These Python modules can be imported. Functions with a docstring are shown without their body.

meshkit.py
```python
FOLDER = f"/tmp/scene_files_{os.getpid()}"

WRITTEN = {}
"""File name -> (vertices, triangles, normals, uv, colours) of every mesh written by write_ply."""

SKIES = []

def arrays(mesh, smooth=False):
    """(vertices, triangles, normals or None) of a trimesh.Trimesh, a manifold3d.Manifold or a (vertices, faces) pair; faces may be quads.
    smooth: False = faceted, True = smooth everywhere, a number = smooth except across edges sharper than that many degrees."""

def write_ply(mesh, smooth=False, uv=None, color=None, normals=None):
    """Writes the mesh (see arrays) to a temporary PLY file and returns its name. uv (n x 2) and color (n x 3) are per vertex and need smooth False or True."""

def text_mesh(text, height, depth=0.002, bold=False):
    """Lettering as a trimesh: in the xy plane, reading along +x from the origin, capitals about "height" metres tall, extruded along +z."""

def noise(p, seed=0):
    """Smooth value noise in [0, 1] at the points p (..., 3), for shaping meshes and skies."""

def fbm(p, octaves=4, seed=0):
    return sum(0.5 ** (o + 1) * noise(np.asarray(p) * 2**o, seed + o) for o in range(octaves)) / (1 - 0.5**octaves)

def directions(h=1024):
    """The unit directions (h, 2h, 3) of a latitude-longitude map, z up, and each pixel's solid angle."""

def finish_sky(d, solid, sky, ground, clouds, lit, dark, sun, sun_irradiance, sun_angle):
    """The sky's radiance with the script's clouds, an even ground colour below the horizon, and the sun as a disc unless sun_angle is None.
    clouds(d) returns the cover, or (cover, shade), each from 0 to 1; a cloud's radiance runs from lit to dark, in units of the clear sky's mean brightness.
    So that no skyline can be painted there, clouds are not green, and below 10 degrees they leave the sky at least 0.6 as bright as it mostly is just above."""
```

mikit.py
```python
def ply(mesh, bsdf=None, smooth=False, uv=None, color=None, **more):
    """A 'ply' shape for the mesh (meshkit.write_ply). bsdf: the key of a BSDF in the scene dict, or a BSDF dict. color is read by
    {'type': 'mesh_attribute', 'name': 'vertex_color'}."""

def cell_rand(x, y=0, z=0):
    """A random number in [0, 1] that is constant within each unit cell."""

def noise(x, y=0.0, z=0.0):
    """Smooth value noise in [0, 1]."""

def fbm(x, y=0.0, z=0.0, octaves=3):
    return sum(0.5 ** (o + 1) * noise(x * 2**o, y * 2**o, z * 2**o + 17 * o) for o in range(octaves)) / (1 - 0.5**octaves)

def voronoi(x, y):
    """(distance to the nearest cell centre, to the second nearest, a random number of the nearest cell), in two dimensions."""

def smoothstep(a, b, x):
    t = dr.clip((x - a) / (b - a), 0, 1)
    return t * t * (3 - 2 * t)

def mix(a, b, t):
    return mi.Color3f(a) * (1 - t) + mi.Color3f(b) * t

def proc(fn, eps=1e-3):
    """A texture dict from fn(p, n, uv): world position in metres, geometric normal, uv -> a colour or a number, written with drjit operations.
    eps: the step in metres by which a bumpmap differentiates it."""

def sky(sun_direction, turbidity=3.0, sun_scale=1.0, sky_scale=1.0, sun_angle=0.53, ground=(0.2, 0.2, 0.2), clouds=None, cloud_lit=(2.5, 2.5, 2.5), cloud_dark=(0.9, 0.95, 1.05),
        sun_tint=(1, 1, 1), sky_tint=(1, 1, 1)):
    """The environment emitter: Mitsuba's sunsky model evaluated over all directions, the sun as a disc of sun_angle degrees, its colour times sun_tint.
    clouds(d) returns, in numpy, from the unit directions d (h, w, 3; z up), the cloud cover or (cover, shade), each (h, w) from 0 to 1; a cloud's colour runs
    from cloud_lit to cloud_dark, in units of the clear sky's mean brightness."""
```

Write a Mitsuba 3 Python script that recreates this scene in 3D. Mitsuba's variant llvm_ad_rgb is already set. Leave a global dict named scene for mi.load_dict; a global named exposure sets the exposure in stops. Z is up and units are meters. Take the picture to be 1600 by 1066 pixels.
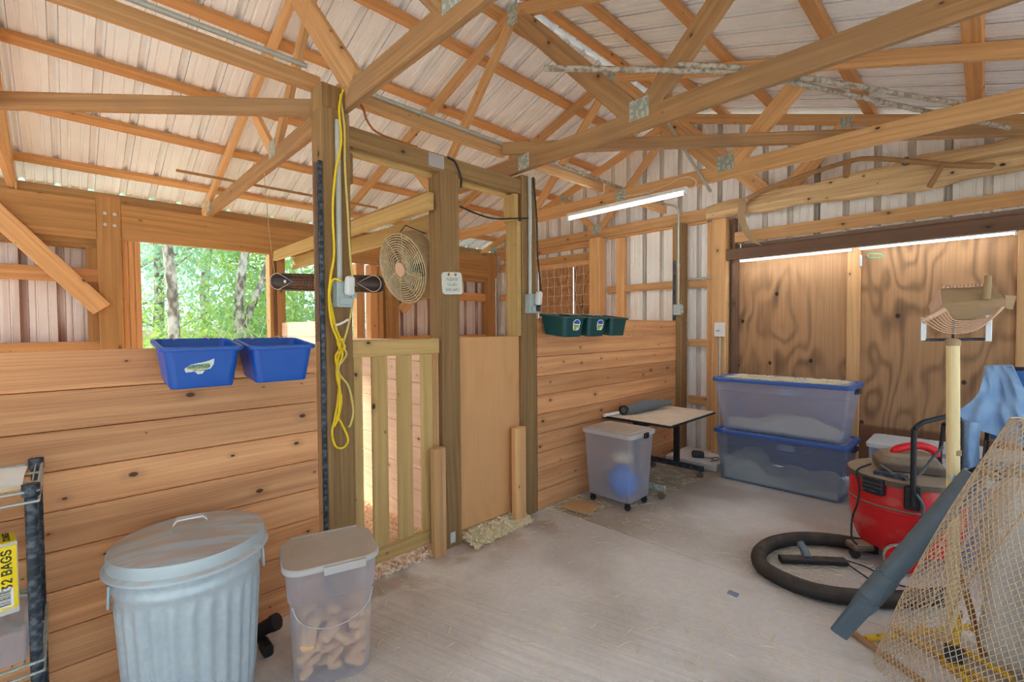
import math, random
import numpy as np, trimesh, drjit as dr, mitsuba as mi
import mikit, meshkit
from mikit import proc, noise, fbm, voronoi, cell_rand, smoothstep, mix

scene, labels = {}, {}
rng = random.Random(7)
nrg = np.random.default_rng(7)
PI = math.pi

# ------------------------------------------------------------------ camera, sky, exposure
EYE = np.array([0.0, 0.0, 1.448])
FWD = np.array([-0.71588, 0.69767, -0.02772])
UPV = np.array([-0.01568, 0.02362, 0.99960])
scene['camera'] = {'type': 'perspective', 'fov': 95.994, 'fov_axis': 'x', 'near_clip': 0.02, 'far_clip': 500.0,
                   'to_world': mi.ScalarTransform4f().look_at(origin=EYE.tolist(), target=(EYE + FWD).tolist(), up=UPV.tolist())}
SUN = (-0.80, -0.42, 0.52)
scene['sky'] = mikit.sky(SUN, turbidity=3.0, sun_scale=0.9, sky_scale=1.0, ground=(0.30, 0.28, 0.24), sun_angle=6.0,
                         clouds=lambda d: (np.full(d.shape[:2], 0.75), np.zeros(d.shape[:2])), cloud_lit=(1.68, 2.05, 2.42), sky_tint=(0.88, 1.0, 1.1), sun_tint=(0.88, 1.0, 1.12))
exposure = 2.92

# ------------------------------------------------------------------ colour and materials
def C(r, g, b):
    f = lambda c: (c / 255 / 12.92) if c / 255 < 0.04045 else ((c / 255 + 0.055) / 1.055) ** 2.4
    return (f(r), f(g), f(b))
def rgb(c): return {'type': 'rgb', 'value': list(map(float, c))}
def mat(name, base, rough=0.6, metal=0.0, spec=0.4, bump=None, bump_scale=1.0, thin=False, **kw):
    tex = base if isinstance(base, dict) else rgb(base)
    b = {'type': 'principled', 'base_color': tex, 'roughness': rough, 'metallic': metal, 'specular': spec, **kw}
    if bump is not None:
        b = {'type': 'bumpmap', 'nested': bump, 'scale': bump_scale, 'bsdf': b}
    scene[name] = {'type': 'twosided', 'bsdf': b}
    return name

def soften(c, k=0.13, g=1.08):
    l = 0.25 * c[0] + 0.65 * c[1] + 0.1 * c[2]
    return tuple(min(0.9, (x * (1 - k) + l * k) * g * t) for x, t in zip(c, (0.99, 1.02, 0.96)))
def wood(c0, c1, dark, knotp=0.35, tone=0.34, streak=70.0, kd=0.85, dust=None):
    c0, c1 = soften(c0), soften(c1)
    def fn(p, n, uv):
        u, v = uv.x, uv.y
        idd = dr.floor(v / 4.0)
        vv = v - 4.0 * idd
        r1 = cell_rand(idd, 3, 0)
        w = vv + 0.035 * noise(u * 1.3 + idd * 5.0, vv * 6.0)
        g = 0.6 * noise(u * 1.1, w * streak, idd) + 0.4 * noise(u * 5.0, w * 260.0, idd)
        ku, kv = u / 0.27, vv / 0.13
        iu, iv = dr.floor(ku), dr.floor(kv)
        cx = (iu + 0.2 + 0.6 * cell_rand(iu, iv, idd)) * 0.27
        cy = (iv + 0.25 + 0.5 * cell_rand(iu, iv, idd * 2 + 1)) * 0.13
        d = dr.sqrt(dr.square((u - cx) * 0.8) + dr.square((vv - cy) * 1.3))
        on = dr.select(cell_rand(iu, iv, idd * 3 + 2) < knotp, 1.0, 0.0)
        rr = 0.0025 + 0.011 * dr.square(cell_rand(iu, iv, idd * 5 + 7))
        k = ((1 - smoothstep(rr * 0.6, rr * 1.4, d)) * kd + (1 - smoothstep(rr, rr * 4.5, d)) * 0.22) * on
        col = mix(c0, c1, g) * (1 - tone / 2 + tone * r1)
        col = mix(col, dark, dr.clip(k, 0, 1))
        if dust is not None:
            col = mix(col, dust, smoothstep(0.45, 0.75, fbm(p.x * 3, p.y * 3, p.z * 3, 2)) * 0.45)
        return col
    return proc(fn)

WD = C(92, 52, 26)
mat('truss_wood', wood(C(186, 132, 78), C(222, 170, 112), WD, 0.22, 0.34), 0.75)
mat('brown_wood', wood(C(142, 100, 60), C(184, 138, 90), WD, 0.2, 0.22, dust=C(146, 118, 88)), 0.8)
mat('purlin_wood', wood(C(188, 130, 72), C(222, 160, 98), WD, 0.3, 0.2), 0.75)
mat('post_wood', wood(C(118, 86, 48), C(164, 126, 78), C(70, 50, 28), 0.12, 0.2, 90.0), 0.8)
mat('gate_wood', wood(C(176, 138, 74), C(206, 170, 104), C(84, 48, 24), 0.3, 0.12, 60.0), 0.75)
mat('plank_wood', wood(C(188, 116, 64), C(232, 168, 110), C(92, 48, 28), 0.7, 0.26, 38.0), 0.55)
mat('stall_wood', wood(C(226, 186, 158), C(240, 208, 184), C(130, 84, 60), 0.4, 0.1, 55.0), 0.8)
mat('eave_wood', wood(C(150, 104, 52), C(188, 138, 78), WD, 0.25, 0.2, 50.0), 0.75)
mat('dark_wood', wood(C(104, 74, 58), C(132, 98, 78), C(60, 40, 30), 0.25, 0.2), 0.85)
mat('slab_wood', wood(C(150, 100, 56), C(242, 204, 150), C(84, 50, 26), 0.7, 0.1, 34.0), 0.85)

def plyfn(c0, c1, dark, kn=0.5, wet=None, contrast=0.6, fr=3.2, stretch=0.7):
    def fn(p, n, uv):
        u, v = uv.x, uv.y
        idd = dr.floor(v / 8.0)
        vv = v - 8.0 * idd
        h = fbm(u * fr + idd * 3.1 + 0.5 * noise(vv * 1.7, idd, 3), vv * stretch * 1.5 + idd, 0, 3)
        ring = 0.5 + 0.5 * dr.sin(h * 46.0)
        ku, kv = u / 0.36, vv / 0.62
        iu, iv = dr.floor(ku), dr.floor(kv)
        cx = (iu + 0.25 + 0.5 * cell_rand(iu, iv, idd)) * 0.36
        cy = (iv + 0.25 + 0.5 * cell_rand(iu, iv, idd * 2 + 1)) * 0.62
        d = dr.sqrt(dr.square(u - cx) + dr.square((vv - cy) * 0.8))
        on = dr.select(cell_rand(iu, iv, idd * 3 + 2) < kn, 1.0, 0.0)
        k = ((1 - smoothstep(0.008, 0.022, d)) * 0.9 + (1 - smoothstep(0.02, 0.15, d)) * 0.45 * ring) * on
        col = mix(c0, c1, dr.clip(contrast * ring * ring * smoothstep(0.25, 0.7, fbm(u * 2, vv * 1.1, idd)) + 0.35 * noise(u * 90, vv * 3, idd), 0, 1))
        col = mix(col, dark, dr.clip(k, 0, 1))
        if wet is not None:
            zz = p.z + 0.03 * noise(p.x * 6, 0, 0)
            col = mix(col, wet, (1 - smoothstep(0.54, 0.58, zz)) * 0.75)
        return col
    return proc(fn)
mat('plywood_door', plyfn(C(188, 144, 102), C(134, 98, 68), C(58, 40, 36), 0.75, C(112, 66, 38), 0.62, 3.0, 0.75), 0.7)
mat('plywood_panel', plyfn(C(214, 164, 112), C(200, 148, 96), C(150, 96, 56), 0.1), 0.6)

def sheetfn(c, rust, low, amount, line=0.35, band=0.0, minor_k=0.4):  # rust also tints the groove shade painted along the ribs
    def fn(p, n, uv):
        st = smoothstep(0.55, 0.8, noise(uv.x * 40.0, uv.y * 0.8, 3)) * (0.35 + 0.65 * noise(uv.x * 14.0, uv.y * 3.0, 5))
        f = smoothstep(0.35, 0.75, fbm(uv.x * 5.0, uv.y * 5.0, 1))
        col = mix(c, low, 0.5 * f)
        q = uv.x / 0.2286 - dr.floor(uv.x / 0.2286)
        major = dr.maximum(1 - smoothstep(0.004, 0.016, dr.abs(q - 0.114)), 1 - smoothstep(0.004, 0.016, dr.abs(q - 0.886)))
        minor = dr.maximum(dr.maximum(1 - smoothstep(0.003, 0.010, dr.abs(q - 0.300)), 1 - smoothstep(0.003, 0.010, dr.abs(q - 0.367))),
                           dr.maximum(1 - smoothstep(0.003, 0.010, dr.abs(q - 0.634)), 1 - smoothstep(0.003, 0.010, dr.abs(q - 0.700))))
        dirt = (0.85 * major + minor_k * minor) * line * (0.55 + 0.9 * noise(uv.x * 3.0, uv.y * 2.0, 8))  # rib-edge lines: groove shade painted in, together with dirt
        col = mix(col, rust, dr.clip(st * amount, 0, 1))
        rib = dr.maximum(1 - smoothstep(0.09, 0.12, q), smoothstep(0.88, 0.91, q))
        return mix(col, rust, dr.clip(dirt + band * rib * (0.5 + noise(uv.x * 3.0, uv.y * 3.0, 4)), 0, 1))  # band: rust on the eave wall, painted groove shadow on the end wall
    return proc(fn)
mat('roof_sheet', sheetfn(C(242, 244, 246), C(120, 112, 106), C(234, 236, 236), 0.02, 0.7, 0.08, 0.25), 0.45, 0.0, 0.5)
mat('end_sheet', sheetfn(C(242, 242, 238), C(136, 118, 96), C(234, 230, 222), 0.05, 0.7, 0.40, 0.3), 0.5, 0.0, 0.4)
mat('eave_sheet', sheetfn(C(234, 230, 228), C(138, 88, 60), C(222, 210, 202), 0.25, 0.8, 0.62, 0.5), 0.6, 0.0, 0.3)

def concretefn(p, n, uv):
    a = fbm(p.x * 1.6, p.y * 1.6, 0, 4)
    b = noise(p.x * 60, p.y * 60, 0)
    br = noise((p.x * 0.96 + p.y * 0.28) * 3.0, (p.y * 0.96 - p.x * 0.28) * 120.0, 2) * smoothstep(0.35, 0.6, fbm(p.x * 0.9 + 4, p.y * 0.9, 3))
    col = mix(C(196, 188, 178), C(222, 217, 209), smoothstep(0.3, 0.7, a))
    col = col * (0.91 + 0.08 * b + 0.16 * br)
    # trodden dirt under the table and in the corner, with the edge of the pour as its border
    dx = smoothstep(-1.25, -1.95, p.x + 0.25 * fbm(p.x * 4, p.y * 4, 7))
    dy = smoothstep(2.78, 2.80, p.y) * (1 - smoothstep(4.6, 5.2, p.y) * 0.3)
    col = mix(col, C(138, 112, 72), dr.clip(dx * dy * (0.35 + 0.6 * fbm(p.x * 3, p.y * 3, 4)), 0, 1) * 0.85)
    e = smoothstep(-1.9, -2.4, p.x) * smoothstep(0.35, 0.7, fbm(p.x * 6, p.y * 6, 9)) * (1 - smoothstep(2.7, 2.8, p.y))
    return mix(col, C(150, 116, 88), e * 0.6)
mat('concrete', proc(concretefn), 0.7, 0.0, 0.3)
mat('bedding', proc(lambda p, n, uv: mix(C(236, 222, 202), C(246, 236, 222), noise(p.x * 50, p.y * 50, 0))), 0.9)
mat('grass_bounce', proc(lambda p, n, uv: mix(mix(C(206, 204, 198), C(232, 230, 226), fbm(p.x * 5, p.y * 5, 0, 4)), mix(C(150, 160, 110), C(196, 198, 160), fbm(p.x * 2.5, p.y * 2.5, 0, 4)), smoothstep(-6.0, -8.0, p.x + fbm(p.x, p.y, 3)))), 0.9)  # unseen ground beyond the grass is paled to bounce light at the roof

def galvfn(p, n, uv):
    f, s, r = voronoi(uv.x * 60, uv.y * 60)
    return mix(C(176, 194, 204), C(204, 218, 224), 0.3 * r + 0.7 * fbm(p.x * 9, p.y * 9, p.z * 5)) 
mat('galvanised', proc(galvfn), 0.42, 0.3, 0.5)
def lidfn(p, n, uv):
    f = fbm(p.x * 9 + p.y * 5, p.y * 9 - p.x * 30, 2)
    return mix(C(186, 202, 208), C(186, 172, 158), smoothstep(0.3, 0.75, f) * smoothstep(0.3, 0.95, n.z) * 0.8)
mat('galvanised_lid', proc(lidfn), 0.5, 0.35, 0.5)
mat('plate_steel', proc(lambda p, n, uv: mix(C(190, 196, 184), C(158, 166, 156), dr.select((cell_rand(dr.floor(uv.x * 90), dr.floor(uv.y * 55)) > 0.45), 1.0, 0.0))), 0.5, 0.3)
mat('conduit', C(186, 190, 182), 0.45, 0.4)
mat('rusty_pipe', proc(lambda p, n, uv: mix(C(190, 182, 166), C(138, 118, 98), smoothstep(0.3, 0.75, fbm(p.x * 60, p.y * 60, p.z * 60)))), 0.7, 0.1)
mat('box_grey', C(168, 182, 182), 0.4, 0.1)
mat('clear_grey', C(214, 218, 214), 0.25)
mat('black_steel', proc(lambda p, n, uv: mix(C(38, 48, 60), C(120, 130, 140), smoothstep(0.35, 0.8, fbm(p.x * 60, p.y * 60, p.z * 60)) * 0.5)), 0.4, 0.2)
mat('black', C(34, 34, 36), 0.45)
mat('black_rubber', C(44, 42, 42), 0.7)
mat('hose_black', proc(lambda p, n, uv: mix(C(52, 46, 42), C(104, 92, 80), dr.clip(n.z, 0, 1) * fbm(p.x * 20, p.y * 20, 0))), 0.6)
mat('yellow_cord', C(232, 202, 30), 0.5)
mat('pale_cord', C(206, 190, 110), 0.55)
mat('white', C(232, 232, 228), 0.5)
mat('sign_white', C(214, 218, 208), 0.6)
mat('letter_grey', C(120, 128, 122), 0.7)
mat('blue_plastic', C(22, 84, 176), 0.32, 0.0, 0.5)
mat('green_plastic', C(8, 72, 74), 0.32, 0.0, 0.5)
mat('bin_blue', C(62, 98, 168), 0.35)
mat('grey_plastic', C(188, 190, 196), 0.45)
def dusty(c, d, amt=0.8):
    return proc(lambda p, n, uv: mix(c, d, dr.clip(smoothstep(0.1, 0.95, n.z) * amt + 0.3 * smoothstep(0.5, 0.8, fbm(p.x * 14, p.y * 14, p.z * 14)), 0, 1)))
mat('vac_red', proc(lambda p, n, uv: mix(C(206, 26, 34), C(190, 120, 100), 0.45 * smoothstep(0.55, 0.8, fbm(p.x * 12, p.y * 12, p.z * 12)))), 0.35, 0.0, 0.5)
mat('red_bright', C(220, 30, 36), 0.35)
mat('vac_dusty', dusty(C(96, 80, 68), C(158, 140, 116)), 0.7)
mat('lid_dusty', dusty(C(186, 184, 182), C(178, 164, 146), 0.9), 0.6)
mat('tube_blue', proc(lambda p, n, uv: mix(C(86, 102, 112), C(146, 158, 162), dr.clip(n.z, 0, 1) * 0.7 * fbm(p.x * 16, p.y * 16, p.z * 16))), 0.5)
mat('pole_wood', wood(C(220, 190, 130), C(238, 212, 158), C(160, 120, 70), 0.05, 0.05, 30.0), 0.55)
mat('dust_brown', dusty(C(164, 138, 102), C(190, 166, 132), 0.7), 0.9)
mat('pink_dust', C(214, 180, 152), 0.85)
mat('net_tan', C(206, 180, 148), 0.6)
mat('yellow_steel', proc(lambda p, n, uv: mix(C(226, 180, 40), C(150, 104, 60), smoothstep(0.5, 0.7, fbm(p.x * 25, p.y * 25, p.z * 25)))), 0.55)
mat('towel', proc(lambda p, n, uv: mix(C(112, 146, 186), C(160, 184, 208), fbm(p.x * 12, p.y * 12, p.z * 12)) * (0.92 + 0.12 * noise(uv.x * 300, uv.y * 300, 0))), 0.95, 0.0, 0.1, sheen=0.6)
mat('cloth_grey', C(106, 108, 110), 0.9)
mat('tan_board', proc(lambda p, n, uv: mix(C(196, 178, 154), C(216, 200, 178), fbm(p.x * 8, p.y * 8, 0))), 0.7)
mat('cardboard', C(190, 150, 104), 0.85)
mat('biscuit', C(226, 184, 134), 0.85)
mat('blue_bag', C(40, 130, 228), 0.5)
mat('hay', proc(lambda p, n, uv: mix(C(232, 224, 196), C(190, 182, 142), noise(p.x * 40, p.y * 40, p.z * 40))), 0.9)
mat('straw', C(230, 220, 184), 0.8)
mat('shaving', proc(lambda p, n, uv: mix(C(250, 238, 222), C(226, 198, 166), cell_rand(dr.floor(p.x * 30), dr.floor(p.y * 30)))), 0.9)
mat('fan_metal', proc(lambda p, n, uv: mix(C(150, 128, 92), C(184, 164, 128), fbm(p.x * 30, p.y * 30, p.z * 30))), 0.7, 0.1)
mat('copper_grille', C(150, 104, 72), 0.5, 0.3)
mat('heater_dark', C(66, 54, 50), 0.25, 0.4)
mat('paper', proc(lambda p, n, uv: mix(C(220, 226, 220), C(214, 206, 180), smoothstep(0.4, 0.7, fbm(p.x * 9, p.y * 9, 0)))), 0.8)
mat('bag_yellow', C(246, 216, 20), 0.5)
mat('bag_grey', C(196, 196, 190), 0.6)
mat('navy', C(40, 58, 84), 0.8)
mat('fold_shade_blue', C(64, 112, 172), 0.9)  # deeper blue stands in for shade inside the towel fold
mat('ink', C(60, 58, 40), 0.7)
mat('twine', C(196, 170, 120), 0.9)
mat('netting', C(222, 200, 172), 0.8)
mat('bark', proc(lambda p, n, uv: mix(C(120, 112, 100), C(218, 214, 206), smoothstep(0.3, 0.7, fbm(p.x * 16, p.y * 16, p.z * 7)))), 0.9)
mat('twig', C(206, 206, 190), 0.9)
mat('copper', C(70, 200, 160), 0.4)
mat('silver', C(200, 202, 204), 0.35, 0.6)
mat('sticker_white', C(214, 222, 226), 0.5)
mat('sticker_green', C(150, 178, 70), 0.5)
mat('sticker_blue', C(58, 84, 180), 0.5)
mat('curb', C(206, 202, 196), 0.8)
mat('tote_grey', C(134, 142, 158), 0.5)
mat('lid_pale', C(198, 206, 206), 0.5)
mat('device_black', C(48, 52, 62), 0.4)
mat('amber', C(160, 92, 40), 0.6)
def leafmat(name, a, b):
    scene[name] = {'type': 'principledthin', 'base_color': proc(lambda p, n, uv: mix(a, b, noise(p.x * 3, p.y * 3, p.z * 3))), 'roughness': 0.6, 'diff_trans': 0.9, 'spec_trans': 0.0}
    return name
leafmat('leaf_cool', C(150, 200, 172), C(206, 234, 206))
leafmat('leaf_warm', C(150, 196, 104), C(212, 230, 150))
def frosted(name, c, clear):
    scene[name] = {'type': 'blendbsdf', 'weight': clear,
                   'a': {'type': 'principledthin', 'base_color': rgb(c), 'roughness': 0.5, 'diff_trans': 1.1, 'spec_trans': 0.0},
                   'b': {'type': 'thindielectric', 'int_ior': 1.3, 'ext_ior': 1.0}}
    return name
frosted('frost_blue', C(204, 216, 244), 0.55)
frosted('frost_deep', C(156, 184, 226), 0.6)
frosted('frost_grey', C(224, 228, 240), 0.6)
for key, e in (('tube_light', 11.0), ('led_light', 14.0)):
    scene[key] = {'type': 'diffuse', 'reflectance': rgb((0.8, 0.8, 0.8))}

# ------------------------------------------------------------------ mesh helpers
_uid = [0]
def uid():
    _uid[0] += 1
    return _uid[0]

class MB:
    """collects triangles with uv"""
    def __init__(s): s.v, s.f, s.t, s.n = [], [], [], 0
    def add(s, v, f, t=None):
        v = np.asarray(v, float); f = np.asarray(f, int)
        if len(f) and f.shape[1] == 4: f = np.vstack([f[:, [0, 1, 2]], f[:, [0, 2, 3]]])
        s.v.append(v); s.f.append(f + s.n); s.t.append(np.zeros((len(v), 2)) if t is None else np.asarray(t, float)); s.n += len(v)
        return s
    def get(s): return np.vstack(s.v), np.vstack(s.f), np.vstack(s.t)
    def mesh(s):
        v, f, t = s.get()
        return trimesh.Trimesh(v, f, process=False), t
    # -------- pieces
    def beam(s, p0, p1, w, h, up=(0, 0, 1), ch=0.004, vo=None, cut0=None, cut1=None):
        """board from p0 to p1 (centre line), w across, h along up; chamfered; grain along its length"""
        p0, p1 = np.asarray(p0, float), np.asarray(p1, float)
        d = p1 - p0; L = np.linalg.norm(d); d /= L
        upv = np.asarray(up, float); side = np.cross(d, upv); side /= np.linalg.norm(side); upv = np.cross(side, d)
        a, b = w / 2, h / 2; c = min(ch, a * 0.4, b * 0.4)
        prof = [(-a + c, -b), (a - c, -b), (a, -b + c), (a, b - c), (a - c, b), (-a + c, b), (-a, b - c), (-a, -b + c)]
        k = uid() if vo is None else vo
        u0 = (k * 0.618 % 1) * 3
        per = 1.0; vs, fs, ts = [], [], []; n = 0
        for i in range(8):
            q, r = prof[i], prof[(i + 1) % 8]; l = math.hypot(q[0] - r[0], q[1] - r[1])
            for (x, y), vv in ((q, per), (r, per + l)):
                vs += [p0 + side * x + upv * y, p1 + side * x + upv * y]; ts += [(u0, 4 * k + vv), (u0 + L, 4 * k + vv)]
            fs += [[n, n + 2, n + 3], [n, n + 3, n + 1]]; n += 4; per += l
        for p, fl in ((p0, True), (p1, False)):
            for (x, y) in prof: vs.append(p + side * x + upv * y); ts.append((u0 + x * 0.3, 4 * k + 1 + y))
            for i in range(1, 7): fs.append([n, n + i + 1, n + i] if fl else [n, n + i, n + i + 1])
            n += 8
        fs = [[a_, c_, b_] for a_, b_, c_ in fs]
        return s.add(vs, fs, ts)
    def box(s, x0, x1, y0, y1, z0, z1, axis=None, ch=0.004):
        lo = np.array([x0, y0, z0]); hi = np.array([x1, y1, z1]); sz = hi - lo
        ax = int(np.argmax(sz)) if axis is None else 'xyz'.index(axis)
        c = (lo + hi) / 2; p0 = c.copy(); p1 = c.copy(); p0[ax] = lo[ax]; p1[ax] = hi[ax]
        if ax == 2: return s.beam(p0, p1, sz[1], sz[0], (1, 0, 0), ch) if True else s
        return s.beam(p0, p1, sz[1 - ax], sz[2], (0, 0, 1), ch)
    def tube(s, pts, r, n=8, cap=True, smooth_pts=0):
        P = np.asarray(pts, float)
        if smooth_pts:
            if not np.isscalar(r): r = np.interp(np.linspace(0, 1, (len(P) - 1) * smooth_pts + 1), np.linspace(0, 1, len(P)), r)
            P = spline(P, smooth_pts)
        m = len(P); R = np.full(m, r) if np.isscalar(r) else np.asarray(r, float)
        T = np.gradient(P, axis=0); T /= np.linalg.norm(T, axis=1, keepdims=True) + 1e-12
        ref = np.array([0, 0, 1.0]) if abs(T[0][2]) < 0.9 else np.array([1.0, 0, 0])
        N = np.cross(T[0], ref); N /= np.linalg.norm(N); rings = []
        a = np.arange(n) * 2 * PI / n; ln = 0; tv = []
        for i in range(m):
            N = N - T[i] * (N @ T[i]); N /= np.linalg.norm(N); B = np.cross(T[i], N)
            rings.append(P[i] + R[i] * (np.cos(a)[:, None] * N + np.sin(a)[:, None] * B))
            if i: ln += np.linalg.norm(P[i] - P[i - 1])
            tv += [(ln, 1 + k_ * 0.03) for k_ in range(n)]
        v = np.vstack(rings); f = []
        for i in range(m - 1):
            for k in range(n): f.append([i * n + k, i * n + (k + 1) % n, (i + 1) * n + (k + 1) % n, (i + 1) * n + k])
        s.add(v, f, tv)
        if cap:
            for i, fl in ((0, True), (m - 1, False)):
                vv = np.vstack([rings[i], P[i][None]]); ff = [[(k + 1) % n, k, n] if fl else [k, (k + 1) % n, n] for k in range(n)]
                s.add(vv, ff)
        return s
    def loft(s, rings, cap0=True, cap1=True):
        n = len(rings[0]); v = np.vstack(rings); f = []
        for i in range(len(rings) - 1):
            for k in range(n): f.append([i * n + k, i * n + (k + 1) % n, (i + 1) * n + (k + 1) % n, (i + 1) * n + k])
        t = [(k * 0.02, i * 0.1) for i in range(len(rings)) for k in range(n)]
        s.add(v, f, t)
        for i, fl in ((0, cap0), (len(rings) - 1, cap1)):
            if fl:
                R = np.asarray(rings[i]); c = R.mean(0); vv = np.vstack([R, c[None]])
                s.add(vv, [[(k + 1) % n, k, n] if i == 0 else [k, (k + 1) % n, n] for k in range(n)])
        return s
    def lathe(s, prof, c=(0, 0, 0), n=32, mod=None, cap=False):
        c = np.asarray(c, float); a = np.arange(n) * 2 * PI / n; rings = []
        for r, z in prof:
            rr = r * np.ones(n) if mod is None else r + mod(a, z)
            rings.append(np.stack([c[0] + rr * np.cos(a), c[1] + rr * np.sin(a), np.full(n, c[2] + z)], 1))
        return s.loft(rings, cap, cap)
    def tm(s, m, T=None):
        v = np.array(m.vertices)
        if T is not None: v = v @ T[:3, :3].T + T[:3, 3]
        return s.add(v, np.array(m.faces), v[:, :2])

def spline(P, k):
    P = np.asarray(P, float); m = len(P); out = []
    Q = np.vstack([2 * P[0] - P[1], P, 2 * P[-1] - P[-2]])
    for i in range(m - 1):
        a, b, c, d = Q[i:i + 4]
        for j in range(k):
            t = j / k
            out.append(0.5 * ((2 * b) + (c - a) * t + (2 * a - 5 * b + 4 * c - d) * t * t + (-a + 3 * b - 3 * c + d) * t ** 3))
    out.append(P[-1]); return np.array(out)
def rrect(w, d, r, n=4):
    pts = []
    for cx, cy, a0 in ((w / 2 - r, d / 2 - r, 0), (-w / 2 + r, d / 2 - r, PI / 2), (-w / 2 + r, -d / 2 + r, PI), (w / 2 - r, -d / 2 + r, 1.5 * PI)):
        for i in range(n + 1):
            a = a0 + PI / 2 * i / n; pts.append((cx + r * math.cos(a), cy + r * math.sin(a)))
    return np.array(pts)
def ring(w, d, r, z, c=(0, 0), rot=0.0, n=4):
    p = rrect(w, d, r, n); ca, sa = math.cos(rot), math.sin(rot)
    return np.stack([c[0] + p[:, 0] * ca - p[:, 1] * sa, c[1] + p[:, 0] * sa + p[:, 1] * ca, np.full(len(p), z)], 1)
def xf(v, loc=(0, 0, 0), rz=0.0, rx=0.0, ry=0.0):
    T = trimesh.transformations
    M = T.translation_matrix(loc) @ T.rotation_matrix(rz, [0, 0, 1]) @ T.rotation_matrix(ry, [0, 1, 0]) @ T.rotation_matrix(rx, [1, 0, 0])
    v = np.asarray(v, float); return v @ M[:3, :3].T + M[:3, 3]
def rbox(w, d, h, r=0.01, n=3):
    """rounded box about the origin, base at z=0"""
    mb = MB(); r = min(r, w / 2.01, d / 2.01, h / 2.01); rings = []
    for z, ins in [(r * (1 - math.cos(a)), r * (1 - math.sin(a))) for a in np.linspace(0, PI / 2, 3)] + [(h - r * (1 - math.cos(a)), r * (1 - math.sin(a))) for a in np.linspace(PI / 2, 0, 3)]:
        rings.append(ring(w - 2 * ins, d - 2 * ins, max(r - ins * 0.5, 0.001), z, n=n))
    mb.loft(rings); v, f, t = mb.get(); return v, f, t

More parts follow.
